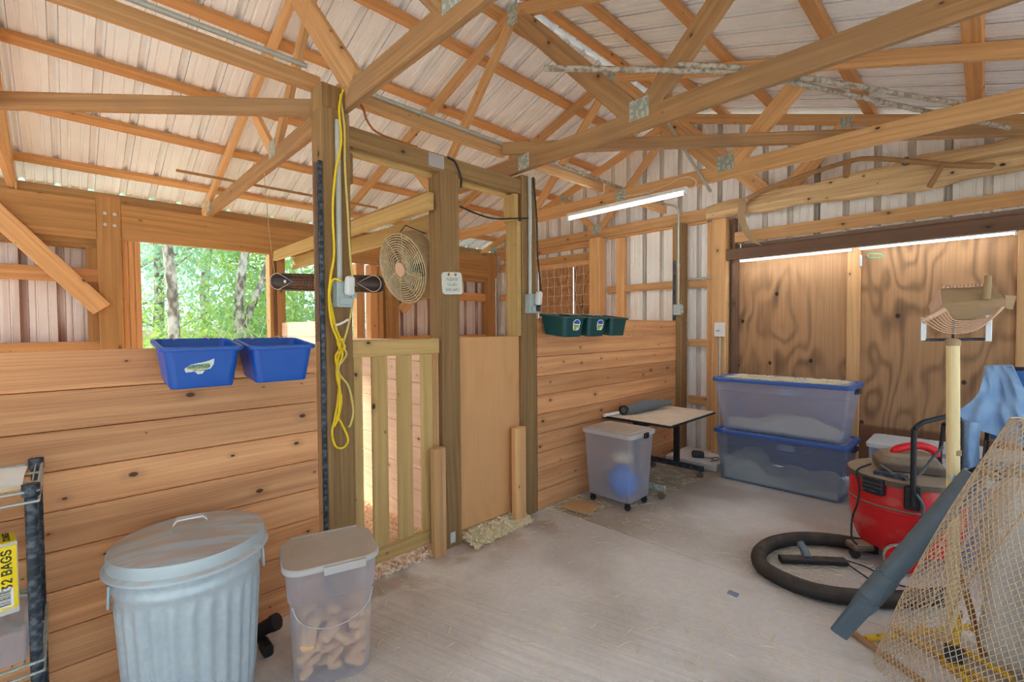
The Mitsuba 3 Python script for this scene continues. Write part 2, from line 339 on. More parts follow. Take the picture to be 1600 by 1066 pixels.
# ------------------------------------------------------------------ scene bookkeeping
def numbered(name):
    if name not in labels and name not in scene: return name
    i = 1
    while f'{name}_{i:03d}' in labels or f'{name}_{i:03d}' in scene: i += 1
    return f'{name}_{i:03d}'
def shape(mesh, m, smooth=False):
    if isinstance(mesh, MB): mesh = mesh.get()
    v, f = mesh[0], mesh[1]; t = mesh[2] if len(mesh) > 2 else None
    if smooth not in (False, True): return mikit.ply(trimesh.Trimesh(v, f, process=False), m, smooth)
    return mikit.ply(trimesh.Trimesh(v, f, process=False), m, smooth, uv=t)
def thing(name, label, cat, group=None):
    k = numbered(name); labels[k] = {'label': label, 'category': cat}
    if group: labels[k]['group'] = group
    return k
def part(parent, name, mesh, m, smooth=False, label=None, kind=None):
    k = f'{parent}__{name}'; i = 0
    while k in scene: i += 1; k = f'{parent}__{name}_{i:03d}'
    scene[k] = mesh if isinstance(mesh, dict) else shape(mesh, m, smooth)
    if label or kind: labels[k] = {a: b for a, b in (('label', label), ('kind', kind)) if b}
    return k
def single(name, mesh, m, label, cat, group=None, smooth=False, kind=None):
    k = thing(name, label, cat, group); scene[k] = shape(mesh, m, smooth)
    if kind: labels[k]['kind'] = kind
    return k
def struct(name, label, mesh=None, m=None, smooth=False):
    k = numbered(name); labels[k] = {'label': label, 'kind': 'structure'}
    if mesh is not None: scene[k] = shape(mesh, m, smooth)
    return k
def text_on(parent, name, txt, h, m, origin, ux, uy, depth=0.002, bold=False):
    """lettering as flat solid text: origin = centre, ux = reading direction, uy = up"""
    tm = meshkit.text_mesh(txt, h, depth, bold); v, f, _ = meshkit.arrays(tm)
    c = (v.max(0) + v.min(0)) / 2; v = v - [c[0], c[1], 0]
    ux, uy = np.asarray(ux, float), np.asarray(uy, float); w = np.cross(ux, uy)
    V = np.asarray(origin, float) + v[:, :1] * ux + v[:, 1:2] * uy + v[:, 2:3] * w
    part(parent, name, (V, f), m)
# ================================================================== the building
RX, RS = -2.53, 1 / 3.0                      # ridge line x, roof slope
def chord_z(x): return 3.80 - RS * abs(x - RX)        # underside of the top chords
CH = 0.100                                             # vertical depth of a top chord
def roof_z(x): return chord_z(x) + CH + 0.042          # underside of the sheets
Y0, Y1 = -2.6, 5.255                                    # roof from / to
EX, RXE = -6.0, 1.10                                  # eaves
END = 5.15                                             # inner face of the end wall framing
LW = -5.62                                             # inner face of the eave wall framing

# ground and floor
def plate(x0, x1, y0, y1, z0, z1): return MB().box(x0, x1, y0, y1, z0, z1, ch=0.008)
g = MB(); N = 40
gx, gy = np.meshgrid(np.linspace(-60, 60, N), np.linspace(-60, 60, N), indexing='ij')
gz = -0.14 + 0.06 * (meshkit.fbm(np.stack([gx * .2, gy * .2, gx * 0], -1)) - 0.5)
idx = np.arange(N * N).reshape(N, N)
g.add(np.stack([gx, gy, gz], -1).reshape(-1, 3), np.stack([idx[:-1, :-1], idx[1:, :-1], idx[1:, 1:], idx[:-1, 1:]], -1).reshape(-1, 4))
k = struct('ground', 'ground outside the barn, grassy under the trees, unseen rest paled to bounce light', g, 'grass_bounce', True)
fl = struct('floor', 'grey dusty concrete floor of the barn aisle')
part(fl, 'slab', plate(-2.62, 1.2, -2.6, 2.788, -0.12, 0.0), 'concrete')
part(fl, 'slab', plate(-2.62, 1.2, 2.794, 5.3, -0.12, -0.002), 'concrete')
part(fl, 'stall_bed', plate(-5.8, -2.622, -2.6, 5.3, -0.12, 0.02), 'bedding', label='pale bedding of the stall floor')

# corrugated sheets: profile along one axis
PER = 0.2286
def profile(a0, a1, top=0.028):
    """(coordinate, height) of the ribbed sheet from a0 to a1"""
    out = [(a0, 0.0)]; i = math.floor(a0 / PER) - 1
    while i * PER < a1 + PER:
        b = i * PER
        out += [(b - .026, 0), (b - .010, top), (b + .010, top), (b + .026, 0), (b + PER / 3 - .012, 0), (b + PER / 3 - .005, .004), (b + PER / 3 + .005, .004), (b + PER / 3 + .012, 0),
                (b + 2 * PER / 3 - .012, 0), (b + 2 * PER / 3 - .005, .004), (b + 2 * PER / 3 + .005, .004), (b + 2 * PER / 3 + .012, 0)]
        i += 1
    out = [q for q in out if a0 <= q[0] <= a1] + [(a1, 0.0)]
    out.sort(); return out
ce = struct('ceiling', 'off-white ribbed metal roof sheets seen from below')
for side in (-1, 1):
    xe = EX if side < 0 else RXE
    y = Y0; j = 0
    while y < Y1 - 0.05:
        y2 = min(y + 4 * PER, Y1)
        P = profile(y, y2 + 0.02); lift = 0.0015 * (j % 2)
        v, t = [], []
        nx = math.hypot(1, RS)
        for (yy, hh) in P:
            for x in (RX + side * 0.03, xe):
                z = roof_z(x) + lift + hh * 1.05
                v.append((x + side * RS * hh * .9, yy, z)); t.append((yy + PER * 14 * j, abs(x - RX) + side))
        f = [[2 * i, 2 * i + 1, 2 * i + 3, 2 * i + 2] for i in range(len(P) - 1)]
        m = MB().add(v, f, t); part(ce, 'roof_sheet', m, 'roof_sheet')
        y = y2; j += 1
m = MB(); zr = roof_z(RX) + 0.035
m.add([(RX - .16, Y0, zr - .045), (RX - .16, Y1, zr - .045), (RX, Y0, zr), (RX, Y1, zr), (RX + .16, Y0, zr - .045), (RX + .16, Y1, zr - .045)], [[0, 1, 3, 2], [2, 3, 5, 4]])
part(ce, 'ridge_cap', m, 'roof_sheet')

# purlins laid flat over the trusses
def slope_beam_y(x, y0, y1, w=0.089, t=0.038):
    s = -RS if x > RX else RS
    n = np.array([-s, 0, 1.0]); n /= np.linalg.norm(n)
    c = np.array([x, 0, chord_z(x) + CH]) + n * (t / 2)
    return MB().beam(c + [0, y0, 0], c + [0, y1, 0], w, t, n)
PL = [-2.66, -3.04, -3.64, -4.34, -4.95, -5.60]
PR = [-2.38, -2.00, -1.46, -0.74, -0.08, 0.58]
names = ['first below the ridge', 'second below the ridge', 'third below the ridge', 'fourth below the ridge', 'fifth below the ridge', 'lowest one over the eave']
for X, sd in ((PL, 'stall'), (PR, 'aisle')):
    for i, x in enumerate(X):
        single('purlin', slope_beam_y(x, Y0 + .02, Y1 - .02), 'purlin_wood', f'orange flat roof purlin over the {sd} side, {names[i]}', 'purlin', f'roof purlins on the {sd} side')
# eave boards
single('fascia_board', MB().box(EX, EX + .038, Y0, Y1, roof_z(EX) - .15, roof_z(EX) - .006), 'brown_wood', 'brown board along the outer roof edge above the stall openings', 'board')

# trusses
TY = {0: -0.275, 1: 1.13, 2: 2.51, 3: 3.82, 4: 5.10}
ZB, HB, TT = 2.625, 0.125, 0.038
NL, NR, ML, MR = -3.60, -1.46, -4.16, -0.90
def gusset(y, x, z, w, h, s=1):
    m = MB(); yy = y - (TT / 2 + .0015) * s
    m.box(x - w / 2, x + w / 2, yy - .0015, yy + .0015, z - h / 2, z + h / 2, axis='x', ch=.0004)
    v, f, t = m.get(); return v, f, np.stack([v[:, 0], v[:, 2]], 1)
tl = {0: 'roof truss nearest the camera, only its foot shows at the left edge', 1: 'nearest full roof truss, its bottom chord notched into the tall cord-draped post',
      2: 'brownish roof truss over the plain post beside the plywood panel', 3: 'roof truss that carries the glowing tube light', 4: 'orange roof truss set against the ribbed end wall'}
def truss(i):
    y = TY[i]; t = thing('roof_truss', tl[i], 'roof truss', 'roof trusses')
    wm = 'brown_wood' if i in (1, 2) else 'truss_wood'
    zc = lambda x: chord_z(x) + CH / 2
    hh = CH * math.cos(math.atan(RS))
    xl, xr = -5.75, 0.72
    xa = xl if i != 4 else -5.3
    bz = ZB + HB / 2
    part(t, 'bottom_chord', MB().beam((xl + .04, y, bz), (xr, y, bz), TT, HB), wm)
    part(t, 'top_chord', MB().beam((xl - .36, y, zc(xl - .36)), (RX, y, zc(RX) - .004), TT, hh), 'truss_wood')
    part(t, 'top_chord', MB().beam((xr + .3, y, zc(xr + .3)), (RX, y, zc(RX) - .004), TT, hh), 'truss_wood')
    top = ZB + HB
    for a, b in (((NL - .05, top), (ML, chord_z(ML))), ((NL + .05, top), (RX - .04, chord_z(RX) - .02)), ((NR - .06, top), (RX + .05, chord_z(RX) - .02)), ((NR + .05, top), (MR, chord_z(MR)))):
        big = i in (1, 2) and a[0] > RX
        part(t, 'web', MB().beam((a[0], y, a[1]), (b[0], y, b[1]), TT, 0.135 if (a[0] > RX) else 0.085), wm if big else 'truss_wood')
    if i == 1: part(t, 'web', MB().beam((-2.34, y, top - .01), (-3.12, y, chord_z(-3.12)), TT, .15), 'truss_wood')
    for gx_, gz_, w, h in ((NL, top, .13, .12), (NR, top, .13, .12), (RX, chord_z(RX) + .02, .10, .17), (ML, chord_z(ML) + .02, .09, .09), (MR, chord_z(MR) + .02, .09, .09), (xl + .12, ZB + .1, .14, .1)) + (((-2.42, bz, .11, .11),) if i in (2, 3) else ()):
        part(t, 'gusset_plate', gusset(y, gx_, gz_, w, h), 'plate_steel')
for i in range(5): truss(i)

# diagonal braces lying on the bottom chords
for a, b, lab in (((-2.62, 1.02, 2.672), (-4.15, -.77, 2.672), 'horizontal diagonal brace running left from the cord-draped post'),
                  ((-2.55, 2.40, 2.795), (0.45, 5.02, 2.795), 'long horizontal brace lying across the chords above the tube light')):
    single('diagonal_brace', MB().beam(a, b, .045, .085), 'brown_wood', lab, 'brace')
# eave walls ---------------------------------------------------------------
wl = struct('wall_left', 'eave wall of rust-streaked ribbed sheets behind the stalls')
def sheet_y(x, y0, y1, z0, z1, off):
    off = PER * round(off / PER)
    P = profile(y0, y1); v, t = [], []
    for (yy, hh) in P:
        for z in (z0, z1): v.append((x - hh, yy, z)); t.append((yy + off, z))
    return MB().add(v, [[2 * i, 2 * i + 1, 2 * i + 3, 2 * i + 2] for i in range(len(P) - 1)], t)
XS = -5.745
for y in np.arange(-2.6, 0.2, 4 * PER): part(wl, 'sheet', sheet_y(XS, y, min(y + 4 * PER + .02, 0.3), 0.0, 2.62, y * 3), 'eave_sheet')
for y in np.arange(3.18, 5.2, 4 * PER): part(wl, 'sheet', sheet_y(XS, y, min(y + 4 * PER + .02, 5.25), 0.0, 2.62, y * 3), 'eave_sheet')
def ygirt(y0, y1, z0, z1, m='eave_wood', x0=XS + .022, x1=LW): part(wl, 'girt', MB().box(x0, x1, y0, y1, z0, z1), m)
for y0, y1 in ((-2.6, 0.245), (3.28, 4.89)):
    for z0, z1 in ((1.885, 2.005), (1.26, 1.352), (2.19, 2.297), (0.5, 0.6)): ygirt(y0, y1, z0, z1, 'purlin_wood' if z0 < 2 else 'eave_wood')
part(wl, 'stud', MB().box(XS + .022, LW - .002, .165, .243, 0, 2.3), 'eave_wood')
single('diagonal_brace', MB().beam((-5.535, .26, 1.64), (-5.535, -.50, 2.56), .038, .15, (0, .7, .7)), 'truss_wood', 'wide diagonal wall brace left of the bolted post', 'brace')
single('diagonal_brace', MB().beam((-5.535, 3.30, 1.70), (-5.535, 4.2, 2.6), .038, .14, (0, .7, .7)), 'truss_wood', 'diagonal wall brace behind the hanging fan', 'brace')
hd = thing('eave_header', 'deep brown header beam over the stall openings to the trees', 'beam')
part(hd, 'board', MB().box(-5.60, -5.562, -2.6, 0.238, 2.265, 2.615), 'eave_wood')
part(hd, 'board', MB().box(-5.60, -5.562, 0.412, 3.06, 2.285, 2.610), 'eave_wood')
part(hd, 'board', MB().box(-5.60, -5.562, 3.28, 5.1, 2.265, 2.610), 'eave_wood')
def post(x0, x1, y0, y1, z1, m, label, z0=0.0, name='timber_post'): 
    t = thing(name, label, 'post'); part(t, 'timber', MB().box(x0, x1, y0, y1, z0, z1, axis='z', ch=.006), m); return t
t = post(-5.72, -5.555, .241, .410, 2.66, 'eave_wood', 'stout brown post with four bolt heads left of the stall opening')
for yy in (.300, .366):
    for zz in (2.405, 2.508):
        part(t, 'bolt', MB().lathe([(.0, .012), (.008, .012), (.014, .008), (.016, 0), (.0, 0)], (0, 0, 0), 10), 'silver')
        k = [q for q in scene if q.startswith(t + '__bolt')][-1]
        scene[k]['to_world'] = mi.ScalarTransform4f().translate([-5.555, yy, zz]).rotate([0, 1, 0], 90)
for i, (a, b) in enumerate(((.412, .455), (.457, .500), (.502, .545))):
    single('jamb_board', MB().box(-5.70, -5.585, a, b, 0, 2.283, axis='z'), 'purlin_wood', f'upright jamb board left of the stall opening, {("next to the bolted post", "middle one", "edging the daylight")[i]}', 'board', 'left jamb boards')
t = post(-5.70, -5.56, 1.664, 1.70, 2.283, 'eave_wood', 'narrow upright facing the stall opening where the partition meets the outer wall', name='mullion_post')
part(t, 'rear_board', MB().box(-5.70, -5.56, 1.742, 1.826, 0, 2.283, axis='z'), 'eave_wood'); part(t, 'spacer', MB().box(-5.69, -5.58, 1.701, 1.741, 0, 2.28, axis='z'), 'dark_wood')
for i, (a, b) in enumerate(((2.69, 2.80), (2.87, 2.96), (3.0, 3.06))):
    single('jamb_board', MB().box(-5.70, -5.585 + .03 * (i % 2), a, b, 0, 2.283, axis='z'), 'purlin_wood', f'orange jamb board right of the second opening, {("edging the daylight", "middle one", "next to the post")[i]}', 'board', 'right jamb boards')
post(-5.72, -5.555, 3.09, 3.275, 2.66, 'eave_wood', 'brown post right of the second stall opening behind the fan')
post(-5.72, -5.56, 4.89, 5.06, 2.66, 'eave_wood', 'brown corner post where the eave wall meets the end wall')

# end wall -------------------------------------------------------------------
we = struct('wall_end', 'gable end wall of off-white ribbed metal sheets')
YS = 5.21
def rake(x): return chord_z(x) + CH - 0.01
def sheet_x(x0, x1, z0, z1f, off):
    off = PER * round(off / PER)
    P = profile(x0, x1); v, t = [], []
    for (xx, hh) in P:
        for z in (z0(xx) if callable(z0) else z0, z1f(xx) if callable(z1f) else z1f): v.append((xx, YS + hh, z)); t.append((xx + off, z))
    return MB().add(v, [[2 * i, 2 * i + 1, 2 * i + 3, 2 * i + 2] for i in range(len(P) - 1)], t)
for x in np.arange(-5.72, 1.0, 4 * PER):
    x1 = min(x + 4 * PER + .02, 1.0)
    for a, b, z0 in ((max(x, -5.72), min(x1, -4.76), 0.0), (max(x, -4.76), min(x1, -3.69), 2.36), (max(x, -3.69), min(x1, -1.90), 0.0), (max(x, -1.90), x1, 2.33)):
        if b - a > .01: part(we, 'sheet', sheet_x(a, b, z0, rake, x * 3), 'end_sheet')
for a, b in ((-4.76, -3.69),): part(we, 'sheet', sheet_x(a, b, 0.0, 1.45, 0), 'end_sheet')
def xgirt(x0, x1, z0, z1, m='truss_wood', y0=END, y1=YS - .003): part(we, 'girt', MB().box(x0, x1, y0, y1, z0, z1, axis='x'), m)
xgirt(-5.55, -3.68, 2.55, 2.65); xgirt(-3.48, -2.50, 2.61, 2.72); xgirt(-2.38, -2.17, 2.61, 2.72)
xgirt(-5.55, -3.68, 2.36, 2.48); xgirt(-3.48, -2.50, 1.905, 1.99); xgirt(-2.38, -2.09, 1.895, 1.975)
xgirt(-5.55, -4.76, 1.9, 1.99); xgirt(-2.38, -2.09, 1.23, 1.31); xgirt(-2.38, -2.09, .56, .66); xgirt(-3.48, -2.5, 1.23, 1.31); xgirt(-5.55, -4.76, 1.25, 1.33)
for x0, x1 in ((-3.34, -3.22), (-2.165, -2.09)): part(we, 'stud', MB().box(x0, x1, END - .01, YS - .003, 0, 2.6, axis='z'), 'truss_wood')
post(-3.67, -3.50, 5.0, 5.145, 2.62, 'truss_wood', 'square post in the end wall right of the netted window')
post(-2.495, -2.39, 4.985, 5.145, 2.62, 'post_wood', 'corner post at the far end of the tall plank wall, with a grey box')
post(-2.072, -1.925, 5.04, 5.19, 2.60, 'truss_wood', 'tan post left of the plywood doors with a white switch box')
# stall window in the end wall: frame, plywood shutter halves, netting
wn = struct('window_1', 'stall window in the end wall closed by a plywood shutter')
part(wn, 'frame', MB().box(-4.76, -3.69, 5.11, 5.2, 2.31, 2.372, axis='x'), 'truss_wood')
part(wn, 'frame', MB().box(-4.76, -3.69, 5.11, 5.2, 1.36, 1.43, axis='x'), 'truss_wood')
def panel(x0, x1, y0, y1, z0, z1, kk=None):
    k_ = uid(); m = MB(); m.box(x0, x1, y0, y1, z0, z1, ch=.002); v, f, t = m.get()
    a = 1 if (x1 - x0) < (y1 - y0) else 0
    return v, f, np.stack([v[:, a] + k_ * .37, 8 * k_ + 3 + v[:, 2]], 1)
for a, b in ((-4.80, -4.145), (-4.118, -3.66)): part(wn, 'shutter', panel(a, b, 5.26, 5.275, 1.36, 2.328), 'plywood_door')
m = MB()
for x in np.linspace(-4.74, -3.70, 9):
    zs = np.linspace(1.44, 2.35, 9); m.tube([(x + .012 * math.sin(z * 20 + x * 9), 5.10 + .006 * math.sin(z * 31), z) for z in zs], .0035, 5)
for z in np.linspace(1.5, 2.32, 7):
    xs = np.linspace(-4.74, -3.70, 17); m.tube([(x, 5.098, z - .012 * abs(math.sin((x + 4.74) / .13 * PI / 1))) for x in xs], .0035, 5)
single('window_netting', m, 'netting', 'loose pale string netting hung over the stall window', 'netting')

# sliding doors
dtop = 2.14
for n_, (a, b, st) in enumerate(((-1.862, -0.90, 'left'), (-0.80, 0.165, 'right'))):
    d = struct(f'door_{n_ + 1}', f'{st} plywood sliding door with dark figured grain')
    part(d, 'plywood_sheet', panel(a, b, 5.245, 5.262, .02, 2.28), 'plywood_door')
    part(d, 'stile', MB().box(*( (b, b + .10) if n_ == 0 else (b, b + .05)), 5.215, 5.262, .02, 2.28, axis='z'), 'truss_wood')
    if n_ == 1: part(d, 'plywood_sheet', panel(b + .05, b + .9, 5.245, 5.262, .02, 2.28), 'plywood_door')
single('door_jamb', MB().box(-1.895, -1.863, 5.12, 5.28, 0, 2.6, axis='z'), 'dark_wood', 'dark upright board against the left edge of the plywood doors', 'board')
single('header_board', MB().box(-1.86, .98, 5.10, 5.138, 2.335, 2.445, axis='x'), 'truss_wood', 'tan header board above the doors, just under the ribbed sheets', 'board')
single('header_board', MB().box(-1.86, .98, 5.285, 5.32, 2.215, 2.357, axis='x'), 'dark_wood', 'dark purplish track board above the plywood doors', 'board')
single('light_board', MB().box(-1.92, .98, 5.03, 5.068, 2.148, 2.262, axis='x'), 'dark_wood', 'greyish board across the door head that carries the two strip lights', 'board')

# right eave: posts and beam that close the open side
part_r = thing('side_header', 'long header beam over the open right side of the barn', 'beam'); part(part_r, 'board', MB().box(.72, .76, Y0, 5.1, 2.30, 2.60), 'eave_wood')
for y in (-2.4, 4.8): post(.765, .90, y, y + .15, 2.6, 'post_wood', 'post carrying the header at the open right side, ' + ('behind the camera' if y < 0 else 'by the end wall'))
# ================================================================== stall front
WX = -2.448
PB = 0.1526
def planks(holder, axis, a0, a1, fixed0, fixed1, n, m='plank_wood', z0=0.0, h=PB, trim_top=0):
    for i in range(n):
        za, zb = z0 + i * h + .0015, z0 + (i + 1) * h - .0015
        if axis == 'y': mb = MB().box(fixed0, fixed1, a0, a1, za, zb, axis='y', ch=.003)
        else: mb = MB().box(a0, a1, fixed0, fixed1, za, zb, axis='x', ch=.003)
        part(holder, 'plank', mb, m)
w1 = thing('stall_wall', 'lower plank stall wall at the left with two blue feeders hung over it', 'stall wall'); planks(w1, 'y', -2.4, .95, WX - .038, WX, 9)
w2 = thing('stall_wall', 'taller plank stall wall at the far end with three green feeders hung over it', 'stall wall'); planks(w2, 'y', 2.66, 4.98, WX - .038, WX, 10)
w3 = thing('stall_wall', 'pale plank partition between the two stalls, seen through the gate slats', 'stall wall')
planks(w3, 'x', -5.55, -2.60, 1.775, 1.813, 9, 'stall_wood', z0=.0)
part(w3, 'plank', MB().box(-5.55, -4.45, 1.775, 1.813, 9 * PB + .002, 10 * PB, axis='x', ch=.003), 'stall_wood')
# posts of the stall front
p1 = thing('timber_post', 'tall square post draped with yellow extension cord', 'post')
part(p1, 'timber', MB().box(-2.585, -2.440, .998, 1.150, 0, 2.62, axis='z', ch=.006), 'post_wood')
part(p1, 'tenon', MB().box(-2.585, -2.440, .998, 1.105, 2.622, 2.745, axis='z', ch=.004), 'post_wood')
part(p1, 'cleat', MB().box(-2.585, -2.50, 1.152, 1.195, 2.27, 2.438, axis='z'), 'post_wood')
p2 = thing('timber_post', 'gate post with the small white hanging sign', 'post')
part(p2, 'timber', MB().box(-2.585, -2.440, 1.752, 1.898, 0, 2.455, axis='z', ch=.006), 'post_wood')
p3 = thing('timber_post', 'square post right of the plywood panel carrying a grey outlet box', 'post')
part(p3, 'timber', MB().box(-2.585, -2.440, 2.492, 2.648, 0, 2.60, axis='z', ch=.006), 'post_wood')
part(p3, 'cleat', MB().box(-2.575, -2.45, 2.448, 2.490, 1.39, 2.25, axis='z'), 'gate_wood'); part(p3, 'cleat', MB().box(-2.575, -2.455, 2.425, 2.468, 2.252, 2.45, axis='z'), 'gate_wood')
gh = single('gate_header', MB().box(-2.49, -2.452, 1.152, 2.50, 2.457, 2.565, axis='y'), 'post_wood', 'header beam spanning the three posts above the gate', 'beam')
single('gate_header', MB().box(-2.578, -2.54, 1.152, 2.50, 2.44, 2.535, axis='y'), 'gate_wood', 'rear header board behind the beam above the gate', 'beam')
# tie beams with conduit
for a, b, lab in ((-2.4, 1.06, 'left of the cord-draped post'), (1.16, 2.47, 'above the gate'), (2.55, 3.78, 'from the plain post to the tube-light truss'), (3.86, 5.05, 'from the tube-light truss to the end wall')):
    single('tie_beam', MB().box(-2.64, -2.60, a, b, 2.765, 2.852, axis='y'), 'truss_wood', f'slim tie beam under the roof, {lab}', 'beam', 'tie beams along the post line')
cd = thing('conduit', 'long grey conduit running along the tie beams under the roof', 'conduit')
part(cd, 'pipe', MB().tube([(-2.583, -2.4, 2.872), (-2.583, 0.98, 2.872)], .014, 10), 'conduit', True); part(cd, 'pipe', MB().tube([(-2.583, 1.18, 2.850), (-2.583, 2.46, 2.850)], .014, 10), 'conduit', True); part(cd, 'pipe', MB().tube([(-2.583, 2.57, 2.848), (-2.583, 4.98, 2.86)], .014, 10), 'rusty_pipe', True)
part(cd, 'clip', MB().box(-2.600, -2.564, 1.695, 1.705, 2.825, 2.868), 'plate_steel'); part(cd, 'clip', MB().box(-2.600, -2.564, 3.405, 3.415, 2.825, 2.868), 'plate_steel')
# gate
gt = thing('stall_gate', 'yellowish slatted wooden gate between two posts', 'gate')
GX = -2.462
part(gt, 'top_rail', MB().box(GX - .036, GX, 1.158, 1.742, 1.288, 1.386, axis='y'), 'gate_wood'); part(gt, 'bottom_rail', MB().box(GX - .036, GX, 1.158, 1.742, .07, .160, axis='y'), 'gate_wood')
for a, b in ((1.160, 1.214), (1.273, 1.372), (1.436, 1.538), (1.604, 1.690)): part(gt, 'slat', MB().box(GX - .022, GX - .001, a, b, .163, 1.286, axis='z'), 'gate_wood')
part(gt, 'stile', MB().box(GX - .034, GX - .004, 1.692, 1.74, .163, 1.286, axis='z'), 'truss_wood')
# short guide boards
single('guide_board', MB().box(-2.437, -2.39, 1.645, 1.735, 0, .69, axis='z'), 'truss_wood', 'short upright board at the foot of the gate post', 'board')
single('guide_board', MB().box(-2.437, -2.39, 2.36, 2.472, 0, .71, axis='z'), 'truss_wood', 'short upright board at the foot of the post right of the plywood', 'board')
single('plywood_panel', panel(-2.495, -2.475, 1.90, 2.488, .07, 1.388), 'plywood_panel', 'smooth plywood panel between the gate post and the next post', 'panel')
# beams of the fan, either side of gate post and mullion
single('fan_beam', MB().box(-5.545, -2.50, 1.70, 1.738, 2.215, 2.325, axis='x'), 'gate_wood', 'front one of two horizontal boards from the gate post to the trees', 'beam')
single('fan_beam', MB().box(-5.545, -2.59, 1.905, 1.943, 2.14, 2.27, axis='x'), 'gate_wood', 'rear one of two horizontal boards, behind the fan', 'beam')
for z in (2.3,): pass
t = thing('steel_strip', 'pair of dark steel strips running up the left side of the cord-draped post', 'strip')
part(t, 'strip', MB().box(-2.452, -2.436, .972, .996, .05, 2.33, axis='z'), 'black_steel'); part(t, 'strip', MB().box(-2.46, -2.446, .952, .970, 1.385, 2.32, axis='z'), 'dark_wood')
single('steel_strip', MB().box(-2.49, -2.45, 4.984, 4.998, .0, 2.2, axis='z'), 'black_steel', 'dark steel strip at the far end of the tall plank wall', 'strip')
single('thin_stick', MB().beam((-4.6, .69, 2.735 + .01), (-4.6, 2.47, 2.755), .012, .022), 'brown_wood', 'thin stick lying across the truss chord under the left roof', 'stick')

# electrics on the posts
def outlet(x, y0, y1, z0, z1, lab, cover=True):
    t = thing('outlet_box', lab, 'outlet box'); m = rbox(.06, y1 - y0, z1 - z0, .006); part(t, 'box', (xf(m[0], (x + .03, (y0 + y1) / 2, z0)), m[1], m[2]), 'box_grey', 30)
    if cover:
        c = rbox(.05, .045, .105, .015); part(t, 'clear_cover', (xf(c[0], (x + .085, (y0 + y1) / 2 + .01, z0 + .06), ry=.12), c[1], c[2]), 'clear_grey', 30)
        part(t, 'latch', MB().lathe([(0, .03), (.012, .03), (.015, .02), (.015, 0), (0, 0)], (x + .07, (y0 + y1) / 2 + .045, z0 + .05), 10), 'box_grey', 30)
        part(t, 'lower_cover', MB().box(x + .061, x + .070, y0 + .012, y1 - .012, z0 + .012, z0 + .05), 'box_grey')
    return t
outlet(-2.440, 1.038, 1.128, 1.565, 1.705, 'grey outlet box with a clear cover on the cord-draped post')
t = outlet(-2.440, 2.512, 2.612, 1.560, 1.705, 'grey outlet box with a black plug above the green feeders')
part(t, 'plug', MB().lathe([(.0, 0), (.016, .0), (.018, .03), (.010, .045), (0, .045)], (-2.365, 2.585, 1.575), 10), 'black', 30)
single('conduit', MB().tube([(-2.423, 1.072, 1.705), (-2.423, 1.074, 2.56)], .015, 10), 'conduit', 'white conduit going up the cord-draped post', 'conduit', smooth=True)
single('conduit', MB().tube([(-2.423, 2.556, 1.705), (-2.423, 2.556, 2.60)], .015, 10), 'conduit', 'grey conduit going up the post right of the plywood panel', 'conduit', smooth=True)
single('power_cable', MB().tube([(-2.425, 2.60, 2.60), (-2.41, 2.62, 2.3), (-2.405, 2.625, 2.0), (-2.40, 2.65, 1.78), (-2.36, 2.615, 1.66), (-2.355, 2.59, 1.6)], .006, 6, smooth_pts=6), 'black_rubber', 'thin dark cable hanging down beside the post to the plug', 'cable', smooth=True)
single('power_cable', MB().tube([(-2.436, 1.90, 2.255), (-2.44, 2.05, 2.232), (-2.44, 2.2, 2.225), (-2.432, 2.40, 2.255), (-2.425, 2.58, 2.285)], .006, 6, smooth_pts=6), 'black_rubber', 'grey-black cable sagging from the gate post to the next post', 'cable', smooth=True)
single('power_cable', MB().tube([(-2.43, 1.80, 2.552), (-2.428, 1.86, 2.53), (-2.428, 1.905, 2.44), (-2.432, 1.905, 2.38)], .007, 6, smooth_pts=6), 'black', 'short black cable curving over the header beside the metal plate', 'cable', smooth=True)
single('power_cable', MB().tube([(-2.585, 1.17, 2.76), (-2.45, 1.22, 2.70), (-2.45, 1.26, 2.62), (-2.458, 1.34, 2.575), (-2.47, 1.6, 2.572)], .006, 6, smooth_pts=6), 'amber', 'brown cable dropping from the tie beam to the gate header', 'cable', smooth=True)
v, f, t_ = MB().box(-2.4515, -2.4485, 1.668, 1.786, 2.472, 2.556, axis='y', ch=.0004).get(); single('metal_plate', (xf(v, (0, 0, 0)), f, t_), 'silver', 'dull metal patch plate over the gate header', 'plate')
c1 = [(-2.410,1.102,2.726),(-2.410,1.079,2.618),(-2.410,1.087,2.452),(-2.410,1.053,2.275),(-2.410,1.035,2.071),(-2.410,1.039,1.853),(-2.395,1.013,1.733),(-2.39,1.001,1.632),(-2.410,1.026,1.532),(-2.410,1.049,1.430),(-2.410,1.069,1.378),(-2.410,1.054,1.334),(-2.410,1.036,1.294),(-2.410,1.055,1.190),(-2.410,1.046,1.070),(-2.410,1.027,0.970),(-2.410,1.012,0.904),(-2.410,1.028,0.826),(-2.410,1.070,0.808),(-2.410,1.099,0.844),(-2.410,1.075,0.918),(-2.410,1.041,0.985)]
c2 = [(-2.42,1.09,2.70),(-2.415,1.10,2.60),(-2.415,1.108,2.522),(-2.415,1.108,2.319),(-2.415,1.119,2.083),(-2.415,1.129,1.844),(-2.395,1.133,1.672),(-2.395,1.122,1.55),(-2.400,1.113,1.498),(-2.400,1.094,1.429),(-2.400,1.075,1.361),(-2.400,1.092,1.309),(-2.400,1.045,1.243),(-2.400,1.065,1.190),(-2.400,1.103,1.135),(-2.400,1.126,1.010),(-2.400,1.114,0.941),(-2.400,1.099,0.916)]
